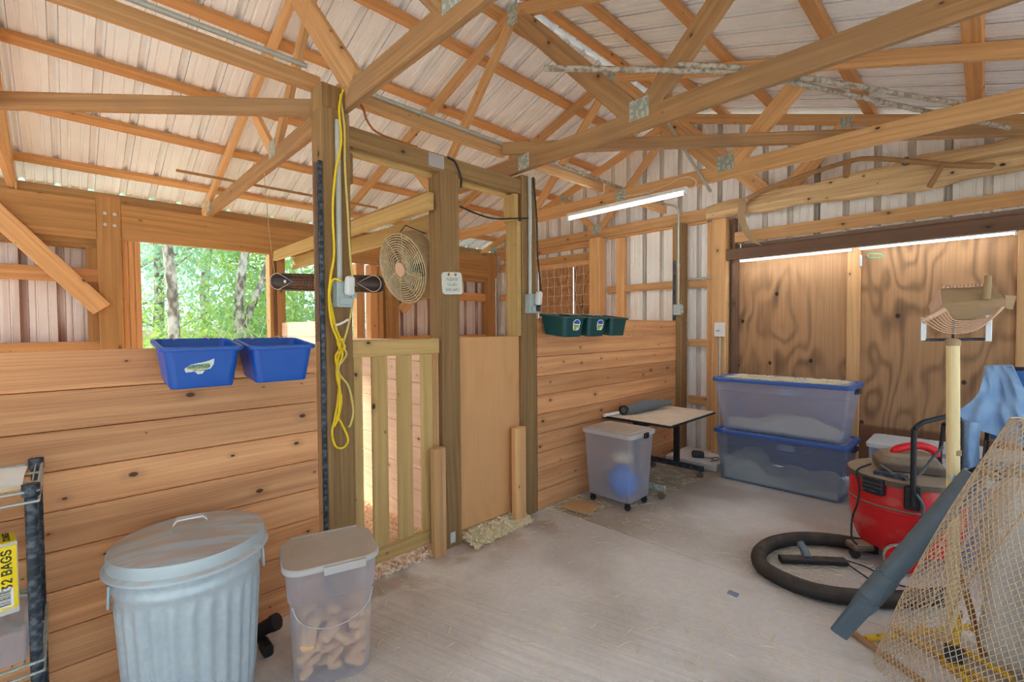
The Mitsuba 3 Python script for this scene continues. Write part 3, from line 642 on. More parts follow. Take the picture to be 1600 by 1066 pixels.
c3 = [(-2.37,1.059,1.702),(-2.385,1.022,1.709),(-2.390,1.000,1.648),(-2.400,1.011,1.497),(-2.400,1.037,1.413),(-2.400,1.057,1.361),(-2.400,1.070,1.310),(-2.400,1.044,1.226),(-2.400,1.053,1.122),(-2.400,1.048,1.020),(-2.400,1.033,0.970)]
c4 = [(-2.405,1.02,1.70),(-2.40,1.005,1.62),(-2.405,1.018,1.52),(-2.404,1.06,1.40),(-2.404,1.08,1.36),(-2.405,1.05,1.30),(-2.404,1.04,1.20),(-2.404,1.062,1.08),(-2.404,1.045,.98),(-2.404,1.02,.93)]
ec = thing('extension_cord', 'yellow extension cord hung in knotted loops down the square post', 'extension cord')
for c, m in ((c1, 'yellow_cord'), (c2, 'pale_cord'), (c3, 'yellow_cord'), (c4, 'yellow_cord')): part(ec, 'strand', MB().tube(c, .0062, 7, smooth_pts=6), m, True)
kn = [(-2.395 + .012 * math.cos(a * 3), 1.062 + .016 * math.sin(a), 1.365 + .03 * math.cos(a)) for a in np.linspace(0, 2 * PI, 20)]
part(ec, 'knot', MB().tube(kn, .0065, 7), 'yellow_cord', True)
part(ec, 'twine', MB().tube([(-2.388, 1.03, 1.468), (-2.385, 1.06, 1.478), (-2.385, 1.085, 1.492), (-2.39, 1.10, 1.50)], .007, 6), 'white', True)
# sign
sg = thing('hanging_sign', 'small white square sign reading PLEASE CLOSE THE GATE', 'sign')
import shapely.geometry as sgeo
a, b, q = .078, .070, .014
pol = sgeo.Polygon([(-a + q, -b), (a - q, -b), (a, -b + q), (a, b - q), (a - q, b), (-a + q, b), (-a, b - q), (-a, -b + q)]).buffer(.002)
ex = trimesh.creation.extrude_polygon(pol, .008, engine='earcut')
al = math.radians(-3)
U = np.array([0, math.cos(al), math.sin(al) * -1]); W = np.array([0, math.sin(al), math.cos(al)]); U = np.array([0, math.cos(.05), math.sin(.05)]); W = np.array([0, -math.sin(.05), math.cos(.05)])
O_ = np.array([-2.436, 1.828, 1.743])
V = O_ + ex.vertices[:, :1] * U + ex.vertices[:, 1:2] * W + ex.vertices[:, 2:3] * np.array([1.0, 0, 0]); part(sg, 'board', (V, ex.faces), 'sign_white')
for tx, z, h in (('PLEASE', .026, .019), ('CLOSE', -.008, .018), ('THE GATE', -.042, .018)): text_on(sg, 'lettering', tx, h, 'letter_grey', O_ + np.array([.0081, 0, 0]) + W * z, U, W, .0012)
for yy in (-.028, .026): part(sg, 'peg', MB().lathe([(0, .006), (.007, .006), (.008, 0), (0, 0)], (0, 0, 0), 8), 'amber'); k = [q_ for q_ in scene if q_.startswith(sg + '__peg')][-1]; pp = O_ + U * yy + W * .056 + np.array([.008, 0, 0]); scene[k]['to_world'] = mi.ScalarTransform4f().translate(pp.tolist()).rotate([0, 1, 0], 90)
part(sg, 'string', MB().tube([O_ + U * -.028 + W * .058 + [.012, 0, 0], O_ + W * .105 + U * -.005, O_ + U * .026 + W * .058 + [.012, 0, 0]], .002, 5), 'twine', True)

# hanging heater and fan
A, B = np.array([-3.785, 1.150, 1.812]), np.array([-3.155, 1.735, 1.783])
ax = (B - A) / np.linalg.norm(B - A); nrm = np.cross(ax, [0, 0, 1]); nrm /= np.linalg.norm(nrm)
L_ = np.linalg.norm(B - A)
ht = thing('heater', 'slim dark infrared heater bar hung across the stall on strings', 'heater')
m = MB(); pr = []
for s, r in ((0, .02), (.006, .045), (.03, .062), (.09, .066), (L_ - .09, .066), (L_ - .03, .062), (L_ - .006, .045), (L_, .02)):
    pr.append(np.array([A + ax * s + r * math.cos(a) * np.array([0, 0, 1.0]) + r * .6 * math.sin(a) * nrm for a in np.linspace(0, 2 * PI, 18, endpoint=False)]))
part(ht, 'housing', m.loft(pr), 'heater_dark', 30)
m = MB()
for i in range(26):
    s = .19 + (L_ - .38) * i / 25; m.tube([A + ax * s + nrm * .044 + np.array([0, 0, z]) * 1 - nrm * .012 * abs(z / .05) for z in (-.05, 0, .05)], .0022, 5)
for z in (-.045, -.02, .0, .02, .045): m.tube([A + ax * .17 + nrm * .046 + [0, 0, z], A + ax * (L_ - .17) + nrm * .046 + [0, 0, z]], .0018, 5)
part(ht, 'grille', m, 'copper_grille')
for s, sg_ in ((.0, 1), (L_, -1)):
    e = [A + ax * (s + sg_ * (.066 - .060 * math.cos(a))) + nrm * .044 + np.array([0, 0, .060 * math.sin(a)]) for a in np.linspace(-1.75, 1.75, 17)]
    e = e + [A + ax * (s + sg_ * .185) + nrm * .046, e[0]]
    part(ht, 'end_trim', MB().tube(e, .003, 5), 'silver', True)
bd = A + ax * .125 + nrm * .046; part(ht, 'badge', MB().beam(bd - ax * .009, bd + ax * .009, .004, .02), 'white')
part(ht, 'hanger', MB().tube([A + ax * .02 + [0, 0, .05], A + ax * -.02 + [0, 0, .42], A + ax * -.03 + [0.02, -.02, .81]], .003, 5), 'twine', True)
part(ht, 'hanger', MB().tube([B + [0, 0, .05], B + [0.03, .03, .22], B + [.06, .02, .44]], .003, 5), 'twine', True)

fn_ = thing('drum_fan', 'dusty round drum fan hung behind the gate post', 'fan')
FC = np.array([-2.86, 1.715, 1.868]); fnm = np.array([-.19, -.86, -.46])
tgt = EYE - FC; tgt /= np.linalg.norm(tgt); Lft = np.cross(tgt, [0, 0, 1.0]); Lft /= -np.linalg.norm(Lft)
# face turned about 55 degrees away from the aisle, tipped down a little
fnm = np.array([0.10, -0.93, -0.26]); fnm /= np.linalg.norm(fnm)
fu = np.cross([0, 0, 1.0], fnm); fu /= np.linalg.norm(fu); fw_ = np.cross(fnm, fu)
def fp(r, a, d): return FC + r * (math.cos(a) * fu + math.sin(a) * fw_) + fnm * d
def fring(r, d, n=40): return np.array([fp(r, a, d) for a in np.linspace(0, 2 * PI, n, endpoint=False)])
FR = .248
m = MB(); m.loft([fring(FR - .012, .0), fring(FR, -.01), fring(FR + .004, -.03), fring(FR + .004, -.125), fring(FR - .01, -.14), fring(FR - .02, -.135), fring(FR - .012, -.03), fring(FR - .012, .0)], False, False)
part(fn_, 'drum', m, 'fan_metal', 30)
for side_, d0 in (('front', .0), ('rear', -.13)):
    m = MB()
    for i in range(13):
        r = .045 + (FR - .05) * i / 12
        m.tube([fp(r, a, d0 + .02 * math.sin(i / 12 * PI)) for a in np.linspace(0, 2 * PI, 45)], .0027, 5, cap=False)
    for j in range(8):
        a = j * PI / 4 + .2; m.tube([fp(r, a + .25 * (r / FR), d0 + .004) for r in np.linspace(.03, FR, 6)], .0026, 5)
    part(fn_, f'{side_}_grille', m, 'hay' if side_ == 'front' else 'vac_dusty')
m = MB(); m.loft([fring(.05, .012, 24), fring(.05, .022, 24), fring(.042, .027, 24)], True, True); part(fn_, 'hub', m, 'pink_dust', 30)
for j in range(4):
    a = j * PI / 2 + .3; m = MB()
    q1 = [fp(.04, a, -.07), fp(.20, a - .18, -.05), fp(.20, a + .5, -.10), fp(.05, a + .6, -.09)]; m.add(q1 + [x + fnm * .003 for x in q1], [[0, 1, 2, 3], [7, 6, 5, 4], [0, 4, 5, 1], [1, 5, 6, 2], [2, 6, 7, 3], [3, 7, 4, 0]])
    part(fn_, 'blade', m, 'fan_metal')
m = MB(); m.loft([fring(.06, -.08, 20), fring(.06, -.13, 20)], True, True); part(fn_, 'motor', m, 'black_steel', 30)
topf = fp(FR + .004, PI / 2, -.06)
part(fn_, 'hanger', MB().tube([topf, topf + [0, .04, .05], [topf[0], 1.92, 2.139]], .004, 6), 'black_steel', True)
# ================================================================== feeders
def feeder(name, y0, y1, xb, xf_, z1, z0, m, lab, grp, tilt=0.0):
    t = thing(name, lab, 'feeder', grp)
    w, d = xf_ - xb, y1 - y0; c = ((xb + xf_) / 2, (y0 + y1) / 2)
    rg = lambda k, z, dx=0, r=.03: ring(w * k - .0, d * k, r, z, (c[0] + dx, c[1]), n=5)
    H = z1 - z0
    mb = MB(); mb.loft([rg(.74, z0, r=.02), rg(.77, z0 + .008, r=.03), rg(.80, z0 + H * .25), rg(.90, z1 - .02), rg(.90, z1 - .018), rg(.985, z1 - .016), rg(1.0, z1 - .012), rg(1.0, z1 - .002), rg(.985, z1), rg(.90, z1), rg(.885, z1 - .008), rg(.79, z0 + H * .25), rg(.75, z0 + .012)], True, True)
    v, f, t_ = mb.get(); v[:, 2] += (xf_ - v[:, 0]) * .115; part(t, 'tub', (v, f, t_), m, 35); z1 = z1 + w * .115
    for yy in (c[1] - d * .22, c[1] + d * .22):
        part(t, 'hook', MB().tube([(xb + .03, yy, z1 - .004), (xb - .0, yy, z1 + .006), (xb - .05, yy, z1 + .004), (xb - .056, yy, z1 - .04)], .004, 6), 'silver', True)
    return t
def patch(parent, name, pts, origin, ux, uy, m, depth=.0015):
    p = sgeo.Polygon(pts); ex = trimesh.creation.extrude_polygon(p, depth, engine='earcut'); ux, uy = np.asarray(ux, float), np.asarray(uy, float); n = np.cross(ux, uy)
    part(parent, name, (np.asarray(origin, float) + ex.vertices[:, :1] * ux + ex.vertices[:, 1:2] * uy + ex.vertices[:, 2:3] * n, ex.faces), m)
def tilt_up(w, z1, z0):  # outward-leaning front face of a feeder
    v = np.array([w * .08, 0, (z1 - z0)]); return v / np.linalg.norm(v)
B1 = feeder('blue_feeder', .258, .545, -2.435, -2.155, 1.380, 1.213, 'blue_plastic', 'blue feeder with a green and white sticker, hung on the lower stall wall', 'blue feeders')
feeder('blue_feeder', .560, .842, -2.435, -2.155, 1.377, 1.213, 'blue_plastic', 'plain blue feeder hung on the lower stall wall, beside the steel strip', 'blue feeders')
up = tilt_up(.28, 1.36, 1.22)
o = np.array([-2.1775, .385, 1.300]); U = (0, 1, 0)
patch(B1, 'sticker', [(-.048, -.003), (-.030, .012), (.0, .018), (.030, .024), (.052, .034), (.050, .012), (.040, -.006), (.020, -.012), (.012, -.026), (-.004, -.028), (-.014, -.016), (-.044, -.018)], o, U, up, 'sticker_white')
patch(B1, 'sticker', [(-.040, .000), (-.028, .010), (.034, .016), (.038, .0), (.030, -.007), (-.036, -.006)], o + np.array([.0016, 0, 0]), U, up, 'sticker_green', .001)
text_on(B1, 'lettering', 'FORTIFLEX', .0105, 'sticker_blue', o + np.array([.0027, 0, 0]) + up * .005, U, up, .0008, True)
text_on(B1, 'lettering', 'Mini Feeder', .0055, 'ink', o + np.array([.0018, 0, 0]) - up * .011, U, up, .0008)
gr = []
for i, (a, b, lab) in enumerate(((2.495, 2.775, 'teal feeder nearest the outlet box, left of three on the tall stall wall'), (2.800, 3.075, 'middle one of three teal feeders on the tall stall wall'), (3.115, 3.385, 'teal feeder at the far right of three, without a sticker'))):
    gr.append(feeder('green_feeder', a + .16, b + .16, -2.435, -2.165, 1.530, 1.375, 'green_plastic', lab, 'teal feeders'))
for t, yy in zip(gr[:2], (2.82, 3.13)):
    o = np.array([-2.1865, yy, 1.462])
    patch(t, 'sticker', [(-0.0448, 0.0280), (-0.0280, 0.0476), (0.0000, 0.0560), (0.0280, 0.0476), (0.0448, 0.0280), (0.0392, -0.0140), (0.0140, -0.0504), (-0.0084, -0.0420), (-0.0280, -0.0504), (-0.0420, -0.0140)], o, U, up, 'sticker_white')
    patch(t, 'sticker', [(-0.0378, 0.0238), (-0.0224, 0.0406), (0.0000, 0.0476), (0.0224, 0.0406), (0.0378, 0.0238), (0.0280, 0.0168), (-0.0280, 0.0168)], o + np.array([.0016, 0, 0]), U, up, 'sticker_blue', .001)
    patch(t, 'sticker', [(-0.0336, 0.0084), (0.0308, 0.0084), (0.0252, -0.0168), (0.0084, -0.0056), (-0.0056, -0.0308), (-0.0280, -0.0308)], o + np.array([.0016, 0, 0]), U, up, 'sticker_green', .001)

# ================================================================== galvanised trash can
CX, CY = -2.125, .335
tc = thing('trash_can', 'large ribbed galvanised metal trash can with a domed lid', 'trash can')
def flute(a, z):
    w = np.clip((z - .05) / .05, 0, 1) * np.clip((.505 - z) / .04, 0, 1)
    return w * .006 * np.where(np.sin(a * 26) > 0, np.abs(np.sin(a * 26)) ** .5, -np.abs(np.sin(a * 26)) ** .5)
prof = [(.196, 0), (.200, .004)] + [(.200 + .034 * z / .62, z) for z in np.linspace(.03, .50, 22)] + [(.229, .52), (.236, .53), (.236, .545), (.230, .556), (.232, .575), (.238, .585), (.234, .60), (.234, .63)]
v, f, t_ = MB().lathe(prof, (CX, CY, 0), 208, flute, False).get(); ang = np.arctan2(v[:, 1] - CY, v[:, 0] - CX)
part(tc, 'body', (v, f, np.stack([ang * .25, v[:, 2]], 1)), 'galvanised', True)
part(tc, 'lid', MB().lathe([(.258, .602), (.264, .598), (.262, .606), (.250, .616), (.250, .650), (.246, .657), (.20, .668), (.12, .677), (0.04, .681), (.0, .681)], (CX, CY, 0), 64), 'galvanised_lid', 40)
hd_ = [(-.056, .678), (-.054, .712), (-.040, .728), (.040, .728), (.054, .712), (.056, .678)]
hdir = np.array([math.cos(.5), math.sin(.5), 0]); hdir = np.array([.15, .99, 0]); hs = np.array([.99, -.15, 0])
m = MB(); rings = []
for (a, z) in hd_: rings.append(np.array([[CX, CY, z] + hdir * a + hs * s + [0, 0, q] for s, q in ((-.016, -.003), (.016, -.003), (.016, .003), (-.016, .003))]))
part(tc, 'lid_handle', m.loft(rings), 'galvanised', False)
for s in (-1, 1):
    d = np.array([.12, 1, 0]) * s; d /= np.linalg.norm(d); q = np.array([CX, CY, 0]) + d * .238; sd = np.cross(d, [0, 0, 1])
    part(tc, 'side_handle', MB().tube([q + sd * .045 + [0, 0, .56], q + d * .003 + sd * .045 + [0, 0, .50], q + d * .004 + sd * .03 + [0, 0, .475], q + d * .004 - sd * .03 + [0, 0, .475], q + d * .003 - sd * .045 + [0, 0, .50], q - sd * .045 + [0, 0, .56]], .0045, 7, smooth_pts=4), 'galvanised', True)

# ================================================================== treat bin with biscuits
def place(v, loc, rz): return xf(v, loc, rz)
bx, by, brz = -1.955, .800, -.27
tb = thing('treat_bin', 'frosted plastic flip-lid bin half full of biscuits beside the metal can', 'bin')
def brg(w, d, r, z): return ring(w, d, r, z, (bx, by), brz, 6)
body = [brg(.235, .285, .055, .004), brg(.245, .295, .06, .012), brg(.262, .312, .06, .30), brg(.272, .322, .06, .36), brg(.288, .338, .06, .368), brg(.300, .350, .06, .50)]
part(tb, 'body', MB().loft(body, True, False), 'frost_grey', 35)
m = MB(); m.loft([brg(.300, .352, .065, .488), brg(.322, .374, .075, .490), brg(.326, .378, .078, .498), brg(.326, .378, .078, .508), brg(.318, .370, .075, .514), brg(.27, .33, .06, .512), brg(.23, .29, .05, .507)], True, True)
part(tb, 'lid', m, 'lid_dusty', 35)
fx = np.array([math.cos(brz), math.sin(brz), 0]); fy = np.array([-fx[1], fx[0], 0]); fc = np.array([bx, by, 0])
part(tb, 'latch', MB().beam(fc + fx * .166 - fy * .04 + [0, 0, .492], fc + fx * .166 + fy * .12 + [0, 0, .492], .012, .034), 'lid_dusty')
part(tb, 'hinge', MB().beam(fc - fx * .160 - fy * .14 + [0, 0, .512], fc - fx * .160 + fy * .14 + [0, 0, .512], .014, .012), 'lid_dusty')
part(tb, 'moulded_line', MB().tube([fc + fx * q + fy * r + [0, 0, z] for q, r, z in ((.128, -.155, .36), (.136, -.13, .30), (.134, -.07, .255), (.133, 0, .24), (.134, .07, .255), (.136, .13, .30), (.128, .155, .36))], .0022, 6, smooth_pts=5), 'grey_plastic', True)
bi = 0
for lay in range(6):
    for q in range(9):
        gx_, gy_ = -.066 + .072 * (q // 3), -.095 + .092 * (q % 3) + .02 * (lay % 2)
        if lay == 5 and q % 2: continue
        x, y = gx_ + rng.uniform(-.008, .008), gy_ + rng.uniform(-.012, .012)
        w = rbox(.056, .082, .028, .013); P_ = xf(w[0], (0, 0, 0), rng.uniform(0, 3), rng.uniform(-.7, .7), rng.uniform(-.5, .5))
        loc = fc + fx * x + fy * y + [0, 0, .035 + lay * .037]
        single('biscuit', (P_ + loc, w[1], w[2]), 'biscuit', 'tan dog biscuit inside the frosted flip-lid bin', 'biscuit', 'biscuits in the bin', smooth=30)

# ================================================================== tall tub on casters
bx2, by2 = -2.115, 3.29
tt = thing('storage_tub', 'tall frosted tub on black casters with a latched lid beside the table', 'tub')
r2 = lambda w, d, r, z: ring(w, d, r, z, (bx2, by2), .0, 4)
part(tt, 'body', MB().loft([r2(.385, .30, .02, .065), r2(.39, .305, .022, .075), r2(.445, .36, .025, .575), r2(.45, .365, .025, .59)], True, False), 'frost_grey', 35)
part(tt, 'lid', MB().loft([r2(.455, .37, .03, .578), r2(.475, .39, .035, .580), r2(.478, .393, .035, .606), r2(.468, .383, .03, .614), r2(.42, .335, .03, .616), r2(.415, .33, .03, .624), r2(.38, .30, .03, .626)], True, True), 'lid_dusty', 35)
part(tt, 'latch', (xf(rbox(.018, .06, .045, .006)[0], (bx2 + .246, by2 + .02, .565)), rbox(.018, .06, .045, .006)[1]), 'black', 30)
part(tt, 'latch', (xf(rbox(.018, .06, .045, .006)[0], (bx2 - .246, by2, .565)), rbox(.018, .06, .045, .006)[1]), 'black', 30)
for sx in (-1, 1):
    for sy in (-1, 1):
        c = np.array([bx2 + sx * .165, by2 + sy * .125, .026]); w = MB(); w.tm(trimesh.creation.cylinder(.025, .02, sections=16), trimesh.transformations.translation_matrix(c) @ trimesh.transformations.rotation_matrix(PI / 2, [1, .4, 0]))
        k_ = part(tt, 'caster', w, 'black', 40); part(k_, 'fork', MB().box(c[0] - .014, c[0] + .014, c[1] - .016, c[1] + .016, .034, .066), 'black')
m = MB(); bb = trimesh.creation.icosphere(2, 1.0); v = np.array(bb.vertices) * [.12, .10, .13]; v *= (1 + .25 * (meshkit.noise(v * 14)[:, None] - .5)); v[:, 2] = np.maximum(v[:, 2], -.10)
single('blue_bag', (v + [bx2 + .06, by2 - .03, .19], bb.faces), 'blue_bag', 'bright blue bag showing through the side of the tall tub', 'bag', smooth=True)
v = np.array(bb.vertices) * [.09, .09, .06]; v[:, 2] = np.maximum(v[:, 2], -.05)
single('feed_lump', (v + [bx2 + .04, by2 + .0, .385], bb.faces), 'hay', 'pale lump of feed on top of the blue bag in the tall tub', 'feed', smooth=True)

# ================================================================== table with C legs
tb2 = thing('work_table', 'low beige table with black edge and C-shaped caster legs', 'table')
m = MB(); m.box(-2.435, -1.775, 3.53, 4.42, .622, .640, ch=.004); part(tb2, 'edge_band', m, 'black')
part(tb2, 'tabletop', MB().box(-2.430, -1.780, 3.535, 4.415, .6405, .646, ch=.001), 'tan_board')
for y in (3.60, 4.36):
    l = part(tb2, 'leg', MB().box(-2.16, -2.10, y - .012, y + .012, .09, .62, axis='z'), 'black')
    part(l, 'foot_bar', MB().box(-2.42, -1.86, y - .017, y + .017, .062, .112, axis='x'), 'plate_steel' if y < 4 else 'black_steel')
    for x in (-2.38, -1.885): part(l, 'caster', MB().tm(trimesh.creation.cylinder(.03, .024, sections=18), trimesh.transformations.translation_matrix([x, y - .012, .030]) @ trimesh.transformations.rotation_matrix(PI / 2, [1, .3, 0])), 'vac_dusty', 40)
part(tb2, 'apron', MB().box(-2.14, -2.12, 3.60, 4.36, .55, .62, axis='y'), 'black')
# rolled grey cloth sleeve with a white pole
rc = thing('rolled_bag', 'rolled grey fabric bag with a black ringed neck lying on the beige table', 'bag')
P0, P1 = np.array([-2.30, 3.66, .690]), np.array([-2.20, 4.32, .700])
d = P1 - P0; sgm = np.linspace(0, 1, 20); rad = .036 + .022 * np.sin(np.clip(sgm * 1.15, 0, 1) * PI) ** .8
pts = P0 + sgm[:, None] * d + np.stack([.008 * np.sin(sgm * 9), 0 * sgm, .010 * np.sin(sgm * PI)], 1)
mm = MB().tube(pts, rad, 18); v, f, t_ = mm.get(); v[:, 2] = .648 + (v[:, 2] - .648) * .9; v += (meshkit.noise(v * 22)[:, None] - .5) * [.012, .006, .012]; v[:, 2] = np.maximum(v[:, 2], .647)
part(rc, 'sleeve', (v, f, t_), 'cloth_grey', True)
for s in (0., .02, .04): part(rc, 'neck_ring', MB().tube([P0 - d * .01 + d * s + [.038 * math.cos(a), 0, .038 * math.sin(a) * .95 + .002] for a in np.linspace(0, 2 * PI, 24)], .006, 6), 'black', True)
single('white_pole', MB().tube([(-2.36, 3.44, .664), (-2.325, 3.9, .664), (-2.285, 4.38, .664)], .0145, 12), 'white', 'white plastic pole lying on the table under the rolled bag', 'pole', smooth=True)

# ================================================================== hay totes
def hay_lump(x0, x1, y0, y1, z0, hgt, seed):
    n = 26; X, Y = np.meshgrid(np.linspace(x0, x1, n), np.linspace(y0, y1, n), indexing='ij')
    h = meshkit.fbm(np.stack([X * 3.2, Y * 3.2, X * 0 + seed], -1), 3); Z = z0 + hgt * np.clip(.15 + 1.5 * (h - .35), .08, 1.2)
    I = np.arange(n * n).reshape(n, n); m = MB(); m.add(np.stack([X, Y, Z], -1).reshape(-1, 3), np.stack([I[:-1, :-1], I[1:, :-1], I[1:, 1:], I[:-1, 1:]], -1).reshape(-1, 4))
    for b in (I[0], I[-1], I[:, 0], I[:, -1]):
        p = m.v[0][b]; q = p.copy(); q[:, 2] = z0; k_ = len(b); m.add(np.vstack([p, q]), [[i, i + 1, k_ + i + 1, k_ + i] for i in range(k_ - 1)])
    return m
def straw_mesh(n, fn, L=(.03, .11), w=.0016, seed=1, flat=.25):
    r = np.random.default_rng(seed); m = MB()
    for _ in range(n):
        p, l, a = np.array(fn(r)), r.uniform(*L), r.uniform(0, 2 * PI); e = r.uniform(-flat, flat); bend = r.uniform(-.5, .5)
        d = np.array([math.cos(a), math.sin(a), e * .3]); q = np.cross(d, [0, 0, 1]); c = [p - d * l / 2, p + q * l * .12 * bend + [0, 0, l * .02], p + d * l / 2]
        V = []
        for x in c: V += [x + q * w, x - q * w, x + [0, 0, w * 1.2]]
        F = []
        for i in range(2):
            for j in range(3): F.append([i * 3 + j, i * 3 + (j + 1) % 3, i * 3 + 3 + (j + 1) % 3, i * 3 + 3 + j])
        m.add(V, F)
    return m
def tote(y0, x0, x1, z0, name, lab, frost, taper, grp):
    t = thing('hay_tote', lab, 'storage bin', grp); c = ((x0 + x1) / 2, y0 + .25); W, D, H = x1 - x0, .50, .452
    R = lambda k, z, r=.04: ring(W - k, D - k, r, z0 + z, c, 0, 5)
    part(t, 'body', MB().loft([R(taper + .02, .004), R(taper, .014), R(.035, H - .09), R(.025, H - .085), R(.02, H)], True, False), frost, 35)
    part(t, 'lid_rim', MB().loft([R(.015, H - .004), R(-.02, H - .002, .05), R(-.024, H + .004, .05), R(-.024, H + .024, .05), R(-.012, H + .032, .05), R(.05, H + .032, .04), R(.06, H + .018, .04)], False, False), 'bin_blue', 35)
    part(t, 'lid_panel', MB().loft([R(.062, H + .016), R(.062, H + .020)], True, True), 'frost_blue')
    part(t, 'label_patch', MB().box(c[0] + .02, c[0] + .15, y0 + .0145, y0 + .0165, z0 + H - .085, z0 + H - .03, ch=.0005), 'frost_grey')
    for s in (-1, 1): part(t, 'handle_clip', MB().box(c[0] + s * (W / 2 + .004) - .016, c[0] + s * (W / 2 + .004) + .016, c[1] - .06, c[1] + .06, z0 + H - .05, z0 + H - .012), 'black_steel')
    return c
c1_ = tote(4.445, -1.80, -.745, 0.0, 't', 'lower frosted storage bin with blue lid rim, standing on the concrete', 'frost_deep', .09, 'hay storage bins')
c2_ = tote(4.425, -1.805, -.725, .488, 't', 'upper frosted storage bin with blue lid rim and hay on its lid', 'frost_blue', .13, 'hay storage bins')
single('hay', hay_lump(-1.72, -.82, 4.51, 4.88, .018, .30, 3.0), 'hay', 'pale hay heaped inside the lower storage bin', 'hay', smooth=True, kind='stuff')
single('hay', hay_lump(-1.70, -.82, 4.52, 4.84, .510, .17, 9.0), 'hay', 'pale hay lying inside the upper storage bin', 'hay', smooth=True, kind='stuff')
single('loose_hay', straw_mesh(900, lambda r: (r.uniform(-1.72, -.80), r.uniform(4.50, 4.85), .967 + r.uniform(0, .012)), (.03, .10), .0016, 5), 'straw', 'loose hay scattered over the lid of the upper bin', 'hay', kind='stuff')
sw = straw_mesh(26, lambda r: (r.uniform(-1.7, -.85), 4.447, r.uniform(.1, .4)), (.03, .08), .0014, 12)
# ================================================================== shop vacuum
VX, VY = -.335, 3.735
vc = thing('shop_vacuum', 'dusty red wet and dry vacuum with a black push handle', 'vacuum')
part(vc, 'tank', MB().lathe([(.0, .085), (.20, .085), (.232, .10), (.262, .18), (.276, .27), (.279, .345), (.285, .352), (.285, .366), (.279, .373), (.278, .45), (.274, .518)], (VX, VY, 0), 56), 'vac_red', 35)
part(vc, 'dust_band', MB().lathe([(.2855, .367), (.287, .372), (.281, .378)], (VX, VY, 0), 56), 'vac_dusty', 35)
part(vc, 'lid', MB().lathe([(.276, .505), (.288, .507), (.291, .52), (.289, .54), (.27, .55), (.18, .562), (0, .565)], (VX, VY, 0), 56), 'vac_dusty', 35)
m = rbox(.36, .30, .11, .05, 4); hv = m[0].copy(); hv[:, :2] *= (1 - .28 * (hv[:, 2:3] / .11)); part(vc, 'motor_head', (xf(hv, (VX + .01, VY, .556), .3), m[1], m[2]), 'vac_dusty', 35)
part(vc, 'carry_handle', MB().tube([(VX - .05, VY - .06, .655), (VX - .03, VY - .055, .69), (VX + .06, VY + .0, .715), (VX + .13, VY + .04, .69), (VX + .14, VY + .045, .655)], [.02, .024, .024, .024, .02], 10, smooth_pts=5), 'red_bright', True)
m = rbox(.05, .12, .1, .01)
def on_tank(a, r, z): return np.array([VX + r * math.cos(a), VY + r * math.sin(a), z])
def tangent_box(a, w, d, h, z, r, mtl, nm, rr=.01):
    q = rbox(d, w, h, rr); return part(vc, nm, (xf(q[0], on_tank(a, r, z), a), q[1], q[2]), mtl, 30)
aC = math.atan2(-VY, -VX)
la = tangent_box(aC - .50, .11, .05, .10, .44, .288, 'black', 'latch'); 
for i in range(3): part(la, 'rib', MB().beam(on_tank(aC - .68, .316, .462 + .024 * i), on_tank(aC - .32, .316, .462 + .024 * i), .006, .008), 'black_steel')
tangent_box(aC - .28, .16, .05, .03, .548, .235, 'black_steel', 'lid_grip')
ab = aC + .12
br = tangent_box(ab, .075, .035, .135, .395, .292, 'black', 'handle_bracket')
h0 = on_tank(ab, .305, .50)
right = np.array([.70, .70, 0])
part(vc, 'push_handle', MB().tube([h0 - [0, 0, .08], h0, h0 + [0, 0, .33], h0 + [.004, .004, .365], h0 + [.03, .02, .40], h0 + [.07, .055, .418], h0 + [.12, .105, .435], h0 + [.16, .15, .44], h0 + [.182, .172, .41], h0 + [.188, .18, .36], h0 + [.19, .182, .0]], .0135, 12, smooth_pts=5), 'black', True)
for a, r_, nm in ((aC - .02, .088, 'wheel'), (aC + 2.2, .095, 'wheel')):
    c = on_tank(a, .265, r_); T_ = trimesh.transformations.rotation_matrix(PI / 2, [0, 1, 0]); R_ = trimesh.transformations.rotation_matrix(a, [0, 0, 1])
    M_ = trimesh.transformations.translation_matrix(c) @ R_ @ T_
    k_ = part(vc, nm, MB().tm(trimesh.creation.cylinder(r_ - .012, .03, sections=28), M_), 'red_bright', 40)
    ri = [c + (R_[:3, :3] @ np.array([0, (r_ - .010) * math.cos(q), (r_ - .010) * math.sin(q)])) for q in np.linspace(0, 2 * PI, 33)]
    part(k_, 'tyre', MB().tube(ri, .0125, 8), 'plate_steel', True)
    part(k_, 'hub', MB().tm(trimesh.creation.cylinder(.02, .05, sections=14), M_), 'black_rubber', 40)
for a in (aC - .86, aC - 2.6):
    c = on_tank(a, .275, .0); q = rbox(.13, .10, .045, .018); k_ = part(vc, 'caster_arm', (xf(q[0], c + [0, 0, .055], a), q[1], q[2]), 'vac_dusty', 30)
    part(k_, 'caster', MB().tm(trimesh.creation.cylinder(.028, .03, sections=18), trimesh.transformations.translation_matrix(c + [math.cos(a) * .03, math.sin(a) * .03, .029]) @ trimesh.transformations.rotation_matrix(PI / 2, [1, .5, 0])), 'black_rubber', 40)
part(vc, 'power_cord', MB().tube([on_tank(aC - .95, .20, .585), on_tank(aC - .85, .30, .55), on_tank(aC - .74, .315, .46), on_tank(aC - .78, .31, .36), on_tank(aC - .92, .31, .24), on_tank(aC - .84, .33, .13), on_tank(aC - .74, .32, .10)], .0055, 6, smooth_pts=6), 'black_rubber', True)
part(vc, 'power_cord', MB().tube([on_tank(aC - .6, .20, .60), on_tank(aC - .2, .24, .575), on_tank(aC + .1, .27, .565), on_tank(aC + .3, .25, .61), on_tank(aC + .45, .27, .70), on_tank(aC + .5, .33, .78)], .007, 6, smooth_pts=6), 'cloth_grey', True)
